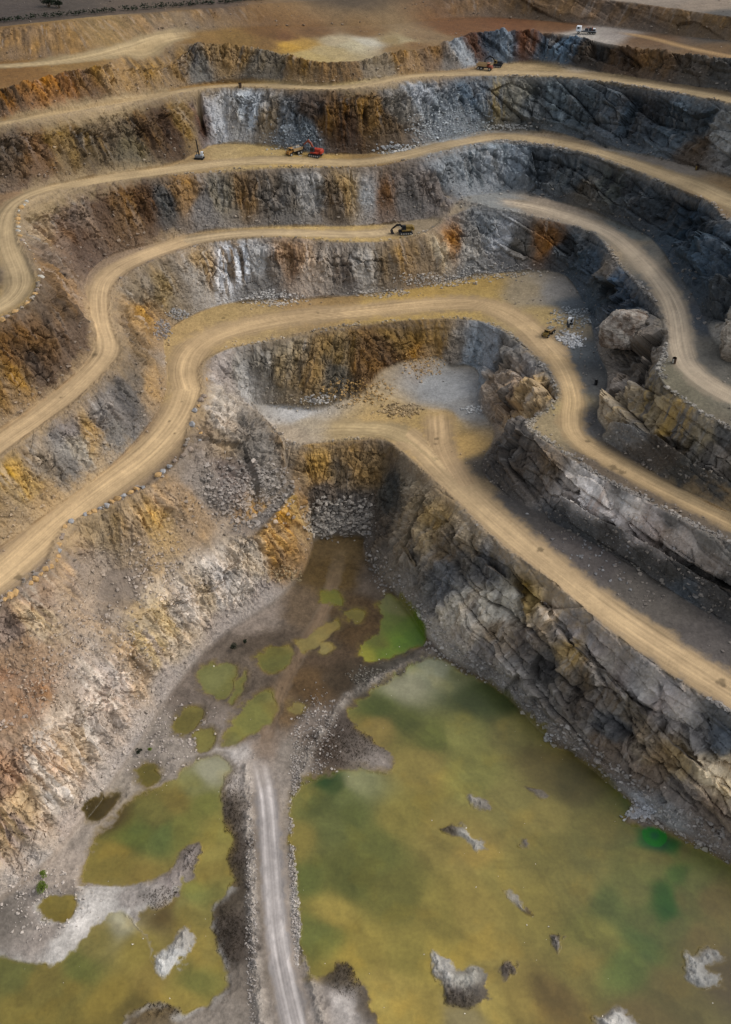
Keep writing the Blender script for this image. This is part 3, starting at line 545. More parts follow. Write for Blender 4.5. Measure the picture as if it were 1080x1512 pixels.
# tyre ruts in two lanes
mk=np.where((road>.05)&(ri!=13)&(ri!=14))[0]; l_=rl[mk]+.9*pn(rs[mk]*.02,ri[mk]*7.,0*rs[mk],1.,131); ru=0
for c_ in (-2.6,2.2,.2):
    ru=ru+np.exp(-((np.abs(l_-c_)-1.05)/.34)**2)*ss(-.25,.35,pn(rs[mk]*.035,ri[mk]*5.+c_*3,0*rs[mk],1.,133))
col[mk]*=(1+(.17*ru-.05)*road[mk]+.05*n_hi[mk])[:,None]
SPOTS=[(140,524,5),(184,515,3),(90,587,2),(269,593,2.5),(250,622,3),(645,648,4),(643,656,3.5),(667,667,2),(798,812,6),(1066,1008,7),(28,852,6),(60,735,2.5),(905,690,7),(918,697,6),(868,652,4),(100,640,2),(258,640,2),(330,470,4),(470,462,3),(228,700,2.5),(413,620,3)]
for a_,b_,r_ in SPOTS:
    p_=drop(a_,b_)[0]; d_=np.hypot(X-p_[0],(Y-p_[1]))/(r_/4.2)
    k_=np.where(d_<3)[0]; col[k_]*=(1-.5*ss(1.3,.5,d_[k_]+.5*n_hi[k_]))[:,None]
# gravel berm grey
bm=(np.exp(-((crd-.6)/1.1)**2)*ss(3,6,Z)*.6*(.6+.6*n_hi)).clip(0,.75)[:,None]
bcol=np.where(right[:,None]>.5,lin('6a6660'),lin('6e6050')).astype(f4)
col=col*(1-bm)+bcol*KL*bm
# the floor
mf=(flo>.01)
a,b=idw(P3[mf],SFo,2.6)
bz_=(np.exp(-((bed[mf])/1.6)**2)*(.75+.8*n_md[mf])).clip(0,.9)[:,None]; a=a*(1-bz_)+np.array(lin('8c857e'),f4)*bz_
d_i=isl[mf]
ai,_=idw(P3[mf],SI); a=np.where((d_i>-2)[:,None],ai,a)
a=a*(1+.22*n_hi[mf]+.25*n_md[mf]+.22*fbm(X[mf],Y[mf],0*X[mf],1/9.,3,121))[:,None]; a=a*np.array([1.03,1.,.94],f4)
# dried yellow crust round the pools
lf_=(X[mf]<-18)&(Y[mf]<135); ch_=np.where(lf_[:,None],lin('c0bcb4'),lin('7a6428')).astype(f4)
cr=(ss(-2.6,-.2,wet[mf])*.5*(.5+1.2*n_md[mf])).clip(0,.7)*(d_i<-2)
a=a*(1-cr[:,None])+ch_*cr[:,None]
dk=(ss(-3.6,0,wet[mf])*.55*(1-lf_*.6)).clip(0,1)*(.4+.8*ss(-.2,.3,n_lo[mf])); a=a*(1-dk[:,None])+np.array(lin('4a4030'),f4)*dk[:,None]
wr=(flo[mf]*(1-road[mf]*np.where(ri[mf]==14,.55,1.)))[:,None]
col[mf]=col[mf]*(1-wr)+a*KL*wr
mw=wet>-1.6
Pw=np.c_[X[mw]+3*pn(X[mw],Y[mw],0*X[mw],1/14,101),Y[mw]+3*pn(X[mw],Y[mw],0*X[mw],1/14,103),Z[mw]*0+1].astype(f4)
a,b=idw(Pw,SW,2.4)
ux=(X[mw]*.72-Y[mw]*.69);uy=(X[mw]*.69+Y[mw]*.72)
# slow swirls of algae
sw=fbm(ux*.55+4*n_lo[mw],uy*1.1+3*n_md[mw],0*ux,1/7.,5,107)
g_=a.mean(1,keepdims=True); a=(g_+(a-g_)*.86)*np.array([.98,1.0,.88],f4)
a=a*(1+.25*sw+.10*n_md[mw]+.05*n_hi[mw])[:,None]
yl=(ss(.05,.6,fbm(X[mw],Y[mw],0*ux,1/11.,3,111))*.35)[:,None]
a=a*(1-yl)+a*yl*np.array([1.35,1.15,.8],f4)
# old tracks dragged through the algae
tkD=np.full((NY,NX),99,f4)
for L_ in ([(540,1038),(620,1092),(700,1165),(780,1255),(870,1400)],[(552,1034),(640,1088),(720,1158),(800,1250),(890,1390)],[(600,1150),(680,1160),(760,1215),(830,1290)],[(640,1240),(720,1280),(800,1275)],[(60,1500),(130,1440),(200,1385)],[(30,1480),(100,1425),(170,1372)],[(905,1330),(870,1290),(890,1250),(930,1240)],[(150,1300),(220,1230),(280,1160)]):
    q=smooth_line(np.array(L_,float),2); a__,b__=unproj(q[:,0],q[:,1],0); stamp(np.c_[a__,b__],5,(tkD,None,None,None))
tk=samp(tkD,X[mw]+.6*n_md[mw],Y[mw]+.8*n_lo[mw]); tk=(np.exp(-((tk-.9)/.7)**2)*(.22+.25*n_md[mw])).clip(0,.4); a=a*(1-tk[:,None])+a*np.array([.55,.55,.6],f4)*tk[:,None]
rim=ss(1.3,.0,wet[mw])*.2; a=a*(1-rim[:,None])+np.array(lin('8a7434'),f4)*rim[:,None]
g=np.full(len(X),-1,f4); g[fl]=gp; g=g[mw]
gs=ss(-.05,.12,g)[:,None]; gi=.6*ss(.45,1.1,g)[:,None]
a=a*(1-gs)+(np.array(lin('0c6a18'),f4)*(1-gi)+np.array(lin('064038'),f4)*gi)*gs
ww=ss(-.9,.5,wet[mw]+.5*n_md[mw]+.3*n_hi[mw])[:,None]
col[mw]=col[mw]*(1-ww)+a*KW*ww
col=np.clip(col,.004,.85)
rough=np.clip(fm*(.45+.55*tal)+(1-fm)*(1-road)*.6*(1-water),0,1)
print('colour',time.time()-T0)
# -------- split the sheet into ground, roads and water
idx=np.arange(NR*NC,dtype=np.int32).reshape(NR,NC)
Q=np.stack([idx[:-1,:-1],idx[:-1,1:],idx[1:,1:],idx[1:,:-1]],-1).reshape(-1,4)
qw=water[Q].sum(1)>=3
qr=(road[Q].mean(1)>.45)&~qw
def part_mesh(name,sel,mat,kind='structure'):
    q=Q[sel]; used=np.zeros(NR*NC,bool); used[q.ravel()]=True
    mp=np.cumsum(used)-1; q=mp[q]
    co=np.stack([Xd[used],Yd[used],Zd[used]],-1).astype(f4)
    me=bpy.data.meshes.new(name); n=len(co); k=len(q)
    me.vertices.add(n); me.vertices.foreach_set('co',co.ravel())
    me.loops.add(4*k); me.loops.foreach_set('vertex_index',q.ravel().astype(np.int32))
    me.polygons.add(k); me.polygons.foreach_set('loop_start',np.arange(0,4*k,4,dtype=np.int32))
    me.update(calc_edges=True)
    at=me.attributes.new('tint','FLOAT_COLOR','POINT'); at.data.foreach_set('color',np.c_[col[used],np.ones(n)].astype(f4).ravel())
    at=me.attributes.new('stony','FLOAT','POINT'); at.data.foreach_set('value',rough[used].astype(f4))
    me.polygons.foreach_set('use_smooth',np.zeros(k,bool) if name!='pond_water' else np.ones(k,bool))
    me.materials.append(mat); o=bpy.data.objects.new(name,me); C.objects.link(o); o['kind']=kind
    return o
# ------------------------------------------------------------------ materials
def new_mat(name):
    m=bpy.data.materials.new(name); m.use_nodes=True; nt=m.node_tree
    return m,nt,nt.nodes['Principled BSDF']
def nd(nt,t,**k):
    n=nt.nodes.new(t)
    for a,b in k.items(): setattr(n,a,b)
    return n
def ground_mat(name,stone=1.0,amp=.17,bump=.45,rgh=.95):
    m,nt,bs=new_mat(name); L=nt.links
    geo=nd(nt,'ShaderNodeNewGeometry'); at=nd(nt,'ShaderNodeAttribute',attribute_name='tint'); sa=nd(nt,'ShaderNodeAttribute',attribute_name='stony')
    n1=nd(nt,'ShaderNodeTexNoise'); n1.inputs['Scale'].default_value=1.1; n1.inputs['Detail'].default_value=7; n1.inputs['Roughness'].default_value=.68
    L.new(geo.outputs['Position'],n1.inputs['Vector'])
    vo=nd(nt,'ShaderNodeTexVoronoi'); vo.inputs['Scale'].default_value=1.5; L.new(geo.outputs['Position'],vo.inputs['Vector'])
    mr=nd(nt,'ShaderNodeMapRange'); L.new(n1.outputs['Fac'],mr.inputs['Value'])
    mr.inputs['From Min'].default_value=.3; mr.inputs['From Max'].default_value=.7; mr.inputs['To Min'].default_value=1-amp; mr.inputs['To Max'].default_value=1+amp
    # speckle of single stones
    hv=nd(nt,'ShaderNodeSeparateColor'); L.new(vo.outputs['Color'],hv.inputs[0])
    mv=nd(nt,'ShaderNodeMapRange'); L.new(hv.outputs[0],mv.inputs['Value']); mv.inputs['To Min'].default_value=.86; mv.inputs['To Max'].default_value=1.16
    mx=nd(nt,'ShaderNodeMix'); mx.data_type='FLOAT'; mm=nd(nt,'ShaderNodeMath',operation='MULTIPLY'); L.new(sa.outputs['Fac'],mm.inputs[0]); mm.inputs[1].default_value=stone
    L.new(mm.outputs[0],mx.inputs['Factor']); mx.inputs['A'].default_value=1; L.new(mv.outputs[0],mx.inputs['B'])
    pr=nd(nt,'ShaderNodeMath',operation='MULTIPLY'); L.new(mr.outputs[0],pr.inputs[0]); L.new(mx.outputs['Result'],pr.inputs[1])
    vm=nd(nt,'ShaderNodeVectorMath',operation='SCALE'); L.new(at.outputs['Color'],vm.inputs[0]); L.new(pr.outputs[0],vm.inputs['Scale'])
    L.new(vm.outputs[0],bs.inputs['Base Color'])
    bs.inputs['Roughness'].default_value=rgh; bs.inputs['Specular IOR Level'].default_value=.2
    # relief too fine for the mesh
    inv=nd(nt,'ShaderNodeMath',operation='SUBTRACT'); inv.inputs[0].default_value=1; L.new(vo.outputs['Distance'],inv.inputs[1])
    m2=nd(nt,'ShaderNodeMath',operation='MULTIPLY'); L.new(inv.outputs[0],m2.inputs[0]); L.new(mm.outputs[0],m2.inputs[1])
    ad=nd(nt,'ShaderNodeMath',operation='ADD'); L.new(m2.outputs[0],ad.inputs[0]); L.new(n1.outputs['Fac'],ad.inputs[1])
    bu=nd(nt,'ShaderNodeBump'); bu.inputs['Strength'].default_value=bump; bu.inputs['Distance'].default_value=.25
    L.new(ad.outputs[0],bu.inputs['Height']); L.new(bu.outputs[0],bs.inputs['Normal'])
    return m
def water_mat():
    m,nt,bs=new_mat('murky water'); L=nt.links
    geo=nd(nt,'ShaderNodeNewGeometry'); at=nd(nt,'ShaderNodeAttribute',attribute_name='tint')
    n1=nd(nt,'ShaderNodeTexNoise'); n1.inputs['Scale'].default_value=.9; n1.inputs['Detail'].default_value=8; n1.inputs['Roughness'].default_value=.7
    L.new(geo.outputs['Position'],n1.inputs['Vector'])
    mr=nd(nt,'ShaderNodeMapRange'); L.new(n1.outputs['Fac'],mr.inputs['Value'])
    mr.inputs['From Min'].default_value=.25; mr.inputs['From Max'].default_value=.75; mr.inputs['To Min'].default_value=.82; mr.inputs['To Max'].default_value=1.18
    vm=nd(nt,'ShaderNodeVectorMath',operation='SCALE'); L.new(at.outputs['Color'],vm.inputs[0]); L.new(mr.outputs[0],vm.inputs['Scale'])
    L.new(vm.outputs[0],bs.inputs['Base Color']); bs.inputs['Roughness'].default_value=.35; bs.inputs['Specular IOR Level'].default_value=.25
    n2=nd(nt,'ShaderNodeTexNoise'); n2.inputs['Scale'].default_value=1.6; L.new(geo.outputs['Position'],n2.inputs['Vector'])
    bu=nd(nt,'ShaderNodeBump'); bu.inputs['Strength'].default_value=.06; bu.inputs['Distance'].default_value=.1
    L.new(n2.outputs['Fac'],bu.inputs['Height']); L.new(bu.outputs[0],bs.inputs['Normal'])
    return m
part_mesh('quarry_terrain',~(qw|qr),ground_mat('quarry rock and soil'))
part_mesh('haul_road',qr,ground_mat('packed dust',.1,.07,.12))
part_mesh('pond_water',qw,water_mat())
print('mesh',time.time()-T0)
# ------------------------------------------------------------------ camera and light
cd=bpy.data.cameras.new('camera'); co=bpy.data.objects.new('camera',cd); C.objects.link(co)
co.location=(0,0,HC); co.rotation_euler=(math.pi/2-PITCH,0,0)
cd.sensor_fit='VERTICAL'; cd.sensor_height=24; cd.lens=24*F/1512; cd.clip_start=1; cd.clip_end=20000
sc=bpy.context.scene; sc.camera=co
w=bpy.data.worlds.new('World');sc.world=w;w.use_nodes=True; nt=w.node_tree
sky=nd(nt,'ShaderNodeTexSky'); sky.sky_type='NISHITA'; sky.sun_disc=False
SUN_EL,SUN_AZ=math.radians(44),math.radians(78)     # azimuth measured from +Y (into the picture) towards +X
sky.sun_elevation=SUN_EL; sky.sun_rotation=SUN_AZ; sky.air_density=1.0; sky.dust_density=3.0
hs=nd(nt,'ShaderNodeHueSaturation'); hs.inputs['Saturation'].default_value=.35
nt.links.new(sky.outputs[0],hs.inputs['Color']); nt.links.new(hs.outputs[0],nt.nodes['Background'].inputs[0])   # overcast: the blue is veiled; nt.nodes['Background'].inputs[1].default_value=SKY
ld=bpy.data.lights.new('sun','SUN');ld.energy=SUNE;ld.angle=math.radians(15);ld.color=(1,.97,.93)
lo=bpy.data.objects.new('sun',ld);C.objects.link(lo)
dv=Vector((math.sin(SUN_AZ)*math.cos(SUN_EL),math.cos(SUN_AZ)*math.cos(SUN_EL),math.sin(SUN_EL)))
lo.rotation_euler=dv.to_track_quat('Z','Y').to_euler()
sc.view_settings.view_transform='Standard'; sc.view_settings.look='None'; sc.view_settings.exposure=EXPO; sc.view_settings.gamma=1
# ------------------------------------------------------------------ things
rng=np.random.RandomState(11); random.seed(5)
def plain(name,hexc,rough=.6,metal=0.0,spec=.4,var=.12,scale=3.0):
    m,nt,bs=new_mat(name); L=nt.links; c=lin(hexc)
    geo=nd(nt,'ShaderNodeTexCoord'); n=nd(nt,'ShaderNodeTexNoise'); n.inputs['Scale'].default_value=scale; n.inputs['Detail'].default_value=5
    L.new(geo.outputs['Object'],n.inputs['Vector'])
    mr=nd(nt,'ShaderNodeMapRange'); mr.inputs['From Min'].default_value=.3; mr.inputs['From Max'].default_value=.7
    mr.inputs['To Min'].default_value=1-var; mr.inputs['To Max'].default_value=1+var; L.new(n.outputs['Fac'],mr.inputs['Value'])
    vm=nd(nt,'ShaderNodeVectorMath',operation='SCALE'); vm.inputs[0].default_value=tuple(c); L.new(mr.outputs[0],vm.inputs['Scale'])
    L.new(vm.outputs[0],bs.inputs['Base Color']); bs.inputs['Roughness'].default_value=rough; bs.inputs['Metallic'].default_value=metal; bs.inputs['Specular IOR Level'].default_value=spec
    return m
M={k:plain(k,*v) for k,v in {'red paint':('9a3420',.6),'amber paint':('8f6222',.6),'tan steel':('a08660',.6),'dark steel':('23262a',.55),'rubber':('1a1a1a',.85),
  'grey steel':('6c6e70',.5),'white paint':('c9ccce',.4),'yellow paint':('6e5822',.6),'glass':('12181c',.15),'rust red':('7c3a22',.6),'pale steel':('9a968c',.6),'black':('101112',.6),'brown drum':('3a2a1c',.6)}.items()}
class MB:
    def __init__(s): s.v=[];s.f=[]
    def box(s,c,d,rot=None,taper=1.0,bev=.08):
        """chamfered box: centre, size, optional 3x3 rotation, taper of the top"""
        b=min(bev,min(d)*.3); V=[]
        h=[x/2 for x in d]
        for sx in (-1,1):
            for sy in (-1,1):
                for sz in (-1,1):
                    t=taper if sz>0 else 1
                    V+= [(sx*(h[0]-b)*t,sy*(h[1]-b)*t,sz*h[2]),(sx*(h[0]-b)*t,sy*h[1]*t,sz*(h[2]-b)),(sx*h[0]*t,sy*(h[1]-b)*t,sz*(h[2]-b))]
        bm=bmesh.new()
        for p in V: bm.verts.new(p)
        bmesh.ops.convex_hull(bm,input=bm.verts)
        s._take(bm,Matrix.Translation(c)@(rot.to_4x4() if rot else Matrix()))
    def cyl(s,a,b,r,n=14,r2=None):
        a=Vector(a);b=Vector(b);d=(b-a);q=d.to_track_quat('Z','Y').to_matrix(); k=len(s.v)
        for e,(p,rr) in enumerate(((a,r),(b,r2 or r))):
            for i in range(n):
                t=2*math.pi*i/n; s.v.append(p+q@Vector((rr*math.cos(t),rr*math.sin(t),0)))
        for i in range(n): s.f.append((k+i,k+(i+1)%n,k+n+(i+1)%n,k+n+i))
        s.f.append(tuple(k+i for i in reversed(range(n)))); s.f.append(tuple(k+n+i for i in range(n)))
    def hull(s,pts):
        bm=bmesh.new()
        for p in pts: bm.verts.new(p)
        bmesh.ops.convex_hull(bm,input=bm.verts); s._take(bm,Matrix())
    def _take(s,bm,mx):
        bmesh.ops.delete(bm,geom=[v for v in bm.verts if not v.link_faces],context='VERTS')
        bm.normal_update(); bm.verts.index_update(); k=len(s.v); s.v+= [mx@v.co for v in bm.verts]; s.f+= [tuple(k+v.index for v in f.verts) for f in bm.faces]; bm.free()
    def beam(s,a,b,w,h): 
        a=Vector(a);b=Vector(b);d=b-a; x=d.normalized(); y=Vector((0,1,0)); z=x.cross(y).normalized()
        P=[]
        for p,sc in ((a,1),(b,.75)):
            for sy in (-1,1):
                for sz in (-1,1): P.append(p+y*sy*w/2+z*sz*h/2*sc)
        s.hull(P)
    def build(s,name,mat,parent=None):
        me=bpy.data.meshes.new(name); me.from_pydata([tuple(v) for v in s.v],[],s.f); me.update()
        me.materials.append(mat); o=bpy.data.objects.new(name,me); C.objects.link(o)
        if parent: o.parent=parent
        return o
import bmesh
def tag(o,label,cat,group=None,kind=None):
    if label: o['label']=label
    if cat: o['category']=cat
    if group: o['group']=group
    if kind: o['kind']=kind
    return o
def empty(name,loc,head=(1,0),scale=1.0):
    o=bpy.data.objects.new(name,None); C.objects.link(o); o.location=loc; o.rotation_euler=(0,0,math.atan2(head[1],head[0])); o.scale=(scale,)*3; o.empty_display_size=.5
    return o
def ground(px,py):
    p=drop(px,py)[0]; return Vector(p)
# wheeled dump truck, nose towards +x, about 9 m long
def dump_truck(px,head,label,paint,bed,scale=1.0,load=None,raised=0.0):
    p=ground(px[0],px[1]); t=tag(empty('dump_truck',p,head,scale),label,'dump truck')
    m=MB(); m.box((0,0,1.35),(7.6,1.5,.6)); m.box((-2.2,0,1.1),(2.6,2.6,.5)); m.build('chassis',M['dark steel'],t)
    m=MB(); m.box((3.3,0,1.75),(1.9,2.7,1.1),taper=.95); m.box((3.6,0,1.2),(1.7,3.2,.3)); m.build('engine_hood',M[paint],t)
    m=MB(); m.box((1.9,.0,2.75),(1.6,2.3,1.7),taper=.9); cab=m.build('cab',M[paint],t)
    m=MB(); m.box((2.72,0,2.95),(.08,1.8,.8)); m.box((1.9,1.12,2.95),(1.0,.08,.75)); m.box((1.9,-1.12,2.95),(1.0,.08,.75)); m.build('window',M['glass'],cab)
    m=MB(); R=Matrix.Rotation(-raised,3,'Y')
    def bp(x,y,z): return tuple(Vector((-4.2,0,1.75))+R@(Vector((x,y,z))))
    W=1.75
    m.hull([bp(.3,-W*.75,0),bp(.3,W*.75,0),bp(5.0,-W*.75,0),bp(5.0,W*.75,0),bp(.0,-W*.8,.25),bp(.0,W*.8,.25),bp(5.3,-W*.8,.25),bp(5.3,W*.8,.25)])
    for sy in (-1,1): m.hull([bp(x,sy*(W*.78+dy),z) for x in (-.2,5.4) for dy,z in ((0,.2),(.12,.2),(.22,1.6),(.34,1.6))])
    m.hull([bp(x,y,z) for x,z in ((5.2,.2),(5.35,.2),(5.75,1.65),(5.95,1.65)) for y in (-W,W)])
    m.hull([bp(x,y,z) for x,z in ((5.6,1.6),(7.0,1.75),(5.6,1.72),(7.0,1.85)) for y in (-W*.8,W*.8)])
    m.build('bed',M[bed],t)
    for x in (3.1,-1.5,-3.2):
        for sy in (-1,1):
            m=MB(); m.cyl((x,sy*1.15,.85),(x,sy*1.8,.85),.85,18); w=m.build('wheel',M['rubber'],t)
            m=MB(); m.cyl((x,sy*1.78,.85),(x,sy*1.86,.85),.45,14); m.build('rim',M['pale steel'],w)
    for sy in (-1,1):
        m=MB(); m.box((4.27,sy*.95,1.75),(.1,.4,.3),bev=.03); m.build('headlight',M['pale steel'],t)
    if load:
        m=MB(); a=math.atan2(head[1],head[0])
        for k in range(46):
            x=random.uniform(-3.6,.6);y=random.uniform(-1.3,1.3);z=2.5+.9*(1-((x+1.5)/2.6)**2)*(1-(y/1.8)**2)+random.uniform(-.3,.2); r=random.uniform(.35,.6)
            q=Vector(((x*math.cos(a)-y*math.sin(a)),(x*math.sin(a)+y*math.cos(a)),z))*scale+p
            m.hull([q+Vector((random.gauss(0,1),random.gauss(0,1),random.gauss(0,.8))).normalized()*r*scale for _ in range(9)])
        o=m.build('rock_load',load,None); tag(o,None,None,None,'stuff')
    return t
def excavator(px,head,label,paint,scale=1.0,arm=((1.6,2.6),(4.6,5.2),(6.8,3.4),(6.3,1.2)),boom='dark steel',swing=0.0,cabc=None):
    t=tag(empty('excavator',ground(*px),head,scale),label,'excavator')
    for sy in (-1,1):
        m=MB(); m.hull([(x,sy*1.35+dy,z) for x,z in ((-2.3,.15),(-2.7,.6),(-2.3,1.1),(2.3,.15),(2.7,.6),(2.3,1.1)) for dy in (-.42,.42)])
        for k in range(13): m.box((-2.35+k*.39,sy*1.35,1.12),(.2,.9,.1),bev=.02)
        tr=m.build('track',M['dark steel'],t)
        m=MB()
        for k in range(5): m.cyl((-1.8+.9*k,sy*1.35+sy*.40,.6),(-1.8+.9*k,sy*1.35+sy*.5,.6),.3,10)
        m.build('roller',M['pale steel'],tr)
    m=MB(); m.box((0,0,.9),(2.6,2.0,.6)); m.cyl((0,0,1.1),(0,0,1.45),1.0,18); m.build('undercarriage',M['dark steel'],t)
    m=MB(); m.box((-1.0,-.55,2.3),(3.6,1.9,1.5),bev=.15); m.box((-.2,.3,1.75),(3.6,2.6,.5)); m.build('engine_house',M[paint],t)
    m=MB(); m.hull([(-2.6,y,z) for y in (-1.4,1.4) for z in (1.5,2.9)]+[(-3.3,y,z) for y in (-1.1,1.1) for z in (1.7,2.7)]); m.build('counterweight',M[paint],t)
    m=MB(); m.box((.8,.85,2.75),(1.7,1.1,1.9),taper=.9,bev=.1); cb=m.build('cab',M[cabc or paint],t)
    m=MB(); m.box((1.62,.85,2.95),(.08,.8,1.1),bev=.02); m.box((.8,1.38,3.0),(1.2,.06,.9),bev=.02); m.build('window',M['glass'],cb)
    (ax,az),(bx,bz),(cx,cz),(dx,dz)=arm; y0=-.35
    m=MB(); m.beam((ax-.8,y0,az-.4),((ax+bx)/2-.3,y0,(az+bz)/2+.7),.55,.8); m.beam(((ax+bx)/2-.5,y0,(az+bz)/2+.6),(bx,y0,bz),.55,.75); bo=m.build('boom',M[boom],t)
    m=MB(); m.cyl((ax-.2,y0-.4,az-.5),((ax+bx)/2,y0-.4,(az+bz)/2+.3),.14,8); m.cyl((ax-.2,y0+.4,az-.5),((ax+bx)/2,y0+.4,(az+bz)/2+.3),.14,8); m.build('hydraulic_ram',M['pale steel'],bo)
    m=MB(); m.beam((bx-.5,y0,bz+.35),(cx,y0,cz),.45,.65); m.build('stick',M[boom],t)
    m=MB(); s=.75
    m.hull([(cx+.1,y0+w,cz+.1) for w in (-s,s)]+[(cx+.5,y0+w,cz-.5) for w in (-s,s)]+[(dx+.9,y0+w,dz-.05) for w in (-s,s)]+[(dx,y0+w,dz) for w in (-s,s)]+[(dx+1.15,y0+w,dz+.7) for w in (-s,s)])
    for k in range(5): m.box((dx-.1,y0-s+.15+k*.33,dz-.02),(.4,.1,.1),bev=.02)
    m.build('bucket',M['dark steel'],t)
    return t
rockload=plain('blasted rock','8f8a80',.95)
excavator((466,231),(-1,.42),'red orange excavator swinging its boom over the loaded dump truck','red paint',1.25,arm=((1.4,2.6),(3.3,5.6),(5.0,4.0),(4.2,2.4)),boom='rust red',cabc='dark steel')
dump_truck((435,228),(-.75,-.66),'amber dump truck heaped with grey rock beside the red excavator','amber paint','tan steel',1.0,load=rockload)
dump_truck((716,103),(.92,-.40),'tan dump truck with a rust red cab under the blue grey rock face','rust red','tan steel',1.02)
excavator((734,99),(-1,.35),'dark excavator tucked behind the tan dump truck by the blue grey face','dark steel',1.0,boom='black',cabc='yellow paint')
excavator((599,345),(-1,-.12),'black and yellow excavator with lowered bucket at the dead end of its road','yellow paint',1.25,arm=((1.5,2.4),(3.5,3.4),(5.0,2.2),(4.7,.4)),boom='black',cabc='black')
dump_truck((810,494),(-.6,-.8),'yellow dump truck backed up to the pile of pale broken rock','yellow paint','tan steel',.92,load=rockload)
excavator((842,478),(-.3,-1),'small pale and dark excavator on the dark broken rock behind the yellow truck','white paint',.75,boom='pale steel',cabc='black')
def drill_rig():
    t=tag(empty('drill_rig',ground(295,235),(1,-.15),1.15),'small grey tracked drill rig with a tall black mast','drill rig')
    for sy in (-1,1):
        m=MB(); m.hull([(x,sy*1.0+dy,z) for x,z in ((-1.8,.1),(-2.1,.5),(-1.8,.9),(1.8,.1),(2.1,.5),(1.8,.9)) for dy in (-.3,.3)]); m.build('track',M['black'],t)
    m=MB(); m.box((0,0,1.3),(3.4,2.2,.9)); m.build('body',M['grey steel'],t)
    m=MB(); m.box((1.2,.3,2.3),(1.1,1.3,1.5),taper=.92); cb=m.build('cab',M['white paint'],t)
    m=MB(); m.box((1.78,.3,2.5),(.06,1.0,.8),bev=.02); m.build('window',M['glass'],cb)
    m=MB(); m.box((-.2,-.3,4.6),(.45,.45,7.2),rot=Matrix.Rotation(-.10,3,'Y')); m.build('mast',M['black'],t)
    m=MB(); m.beam((-1.2,-.3,1.7),(-.1,-.3,4.2),.25,.3); m.build('boom',M['dark steel'],t)
drill_rig()
def white_truck():
    t=tag(empty('flatbed_truck',ground(864,50),(-1,.30),1.1),'white cab flatbed truck carrying dark machinery on the top terrace','truck')
    m=MB(); m.box((-.6,0,1.05),(9.6,1.1,.45)); m.build('chassis',M['dark steel'],t)
    m=MB(); m.box((3.3,0,2.3),(2.6,2.6,2.5),taper=.94,bev=.2); cb=m.build('cab',M['white paint'],t)
    m=MB(); m.box((4.56,0,2.75),(.1,2.1,.9),bev=.02); m.box((3.5,1.24,2.75),(1.2,.08,.8),bev=.02); m.box((3.5,-1.24,2.75),(1.2,.08,.8),bev=.02); m.build('window',M['glass'],cb)
    m=MB(); m.box((-2.2,0,1.45),(7.0,2.6,.3)); m.build('flatbed',M['grey steel'],t)
    m=MB(); m.box((-.6,0,2.1),(1.6,2.0,1.0)); m.cyl((-2.4,-.9,2.3),(-2.4,.9,2.3),.75,14); m.box((-4.3,0,2.0),(1.4,1.6,.8)); m.build('pump_unit',M['dark steel'],t)
    m=MB(); m.cyl((-3.3,0,1.6),(-3.3,0,3.2),.28,10); m.box((-1.4,.4,2.9),(1.8,.3,.3)); m.build('hose_reel',M['rust red'],t)
    m=MB(); m.box((-4.3,0,2.62),(1.2,1.3,.4)); m.build('tank',M['white paint'],t)
    for x in (3.2,-1.9,-3.4,-4.6):
        for sy in (-1,1):
            m=MB(); m.cyl((x,sy*.9,.6),(x,sy*1.35,.6),.6,16); w=m.build('wheel',M['rubber'],t)
            m=MB(); m.cyl((x,sy*1.34,.6),(x,sy*1.4,.6),.3,12); m.build('rim',M['pale steel'],w)
white_truck()
def drum(px,label,s=1.0,mat='brown drum',band='pale steel'):
    t=tag(empty('marker_drum',ground(*px),(1,0),s),label,'drum')
    m=MB(); m.cyl((0,0,0),(0,0,2.2),.75,16); 
    for z in (.05,.75,1.45,2.12): m.cyl((0,0,z),(0,0,z+.08),.8,16)
    m.build('shell',M[mat],t)
    m=MB(); m.box((-.55,-.5,1.1),(.35,.7,1.6),bev=.04); m.build('pale_panel',M[band],t)
drum((995,536),'brown drum with a pale side standing at the edge of the grey right hand road',1.0)
drum((880,568),'black drum alone on the dark grey bench below the huge boulder',.85,'black','dark steel')
drum((355,130),'dark drum on the upper left road above the pale rock face',1.1,'brown drum','tan steel')
drum((1029,251),'dark drum beside the second road from the top near the right border',1.1,'brown drum','yellow paint')
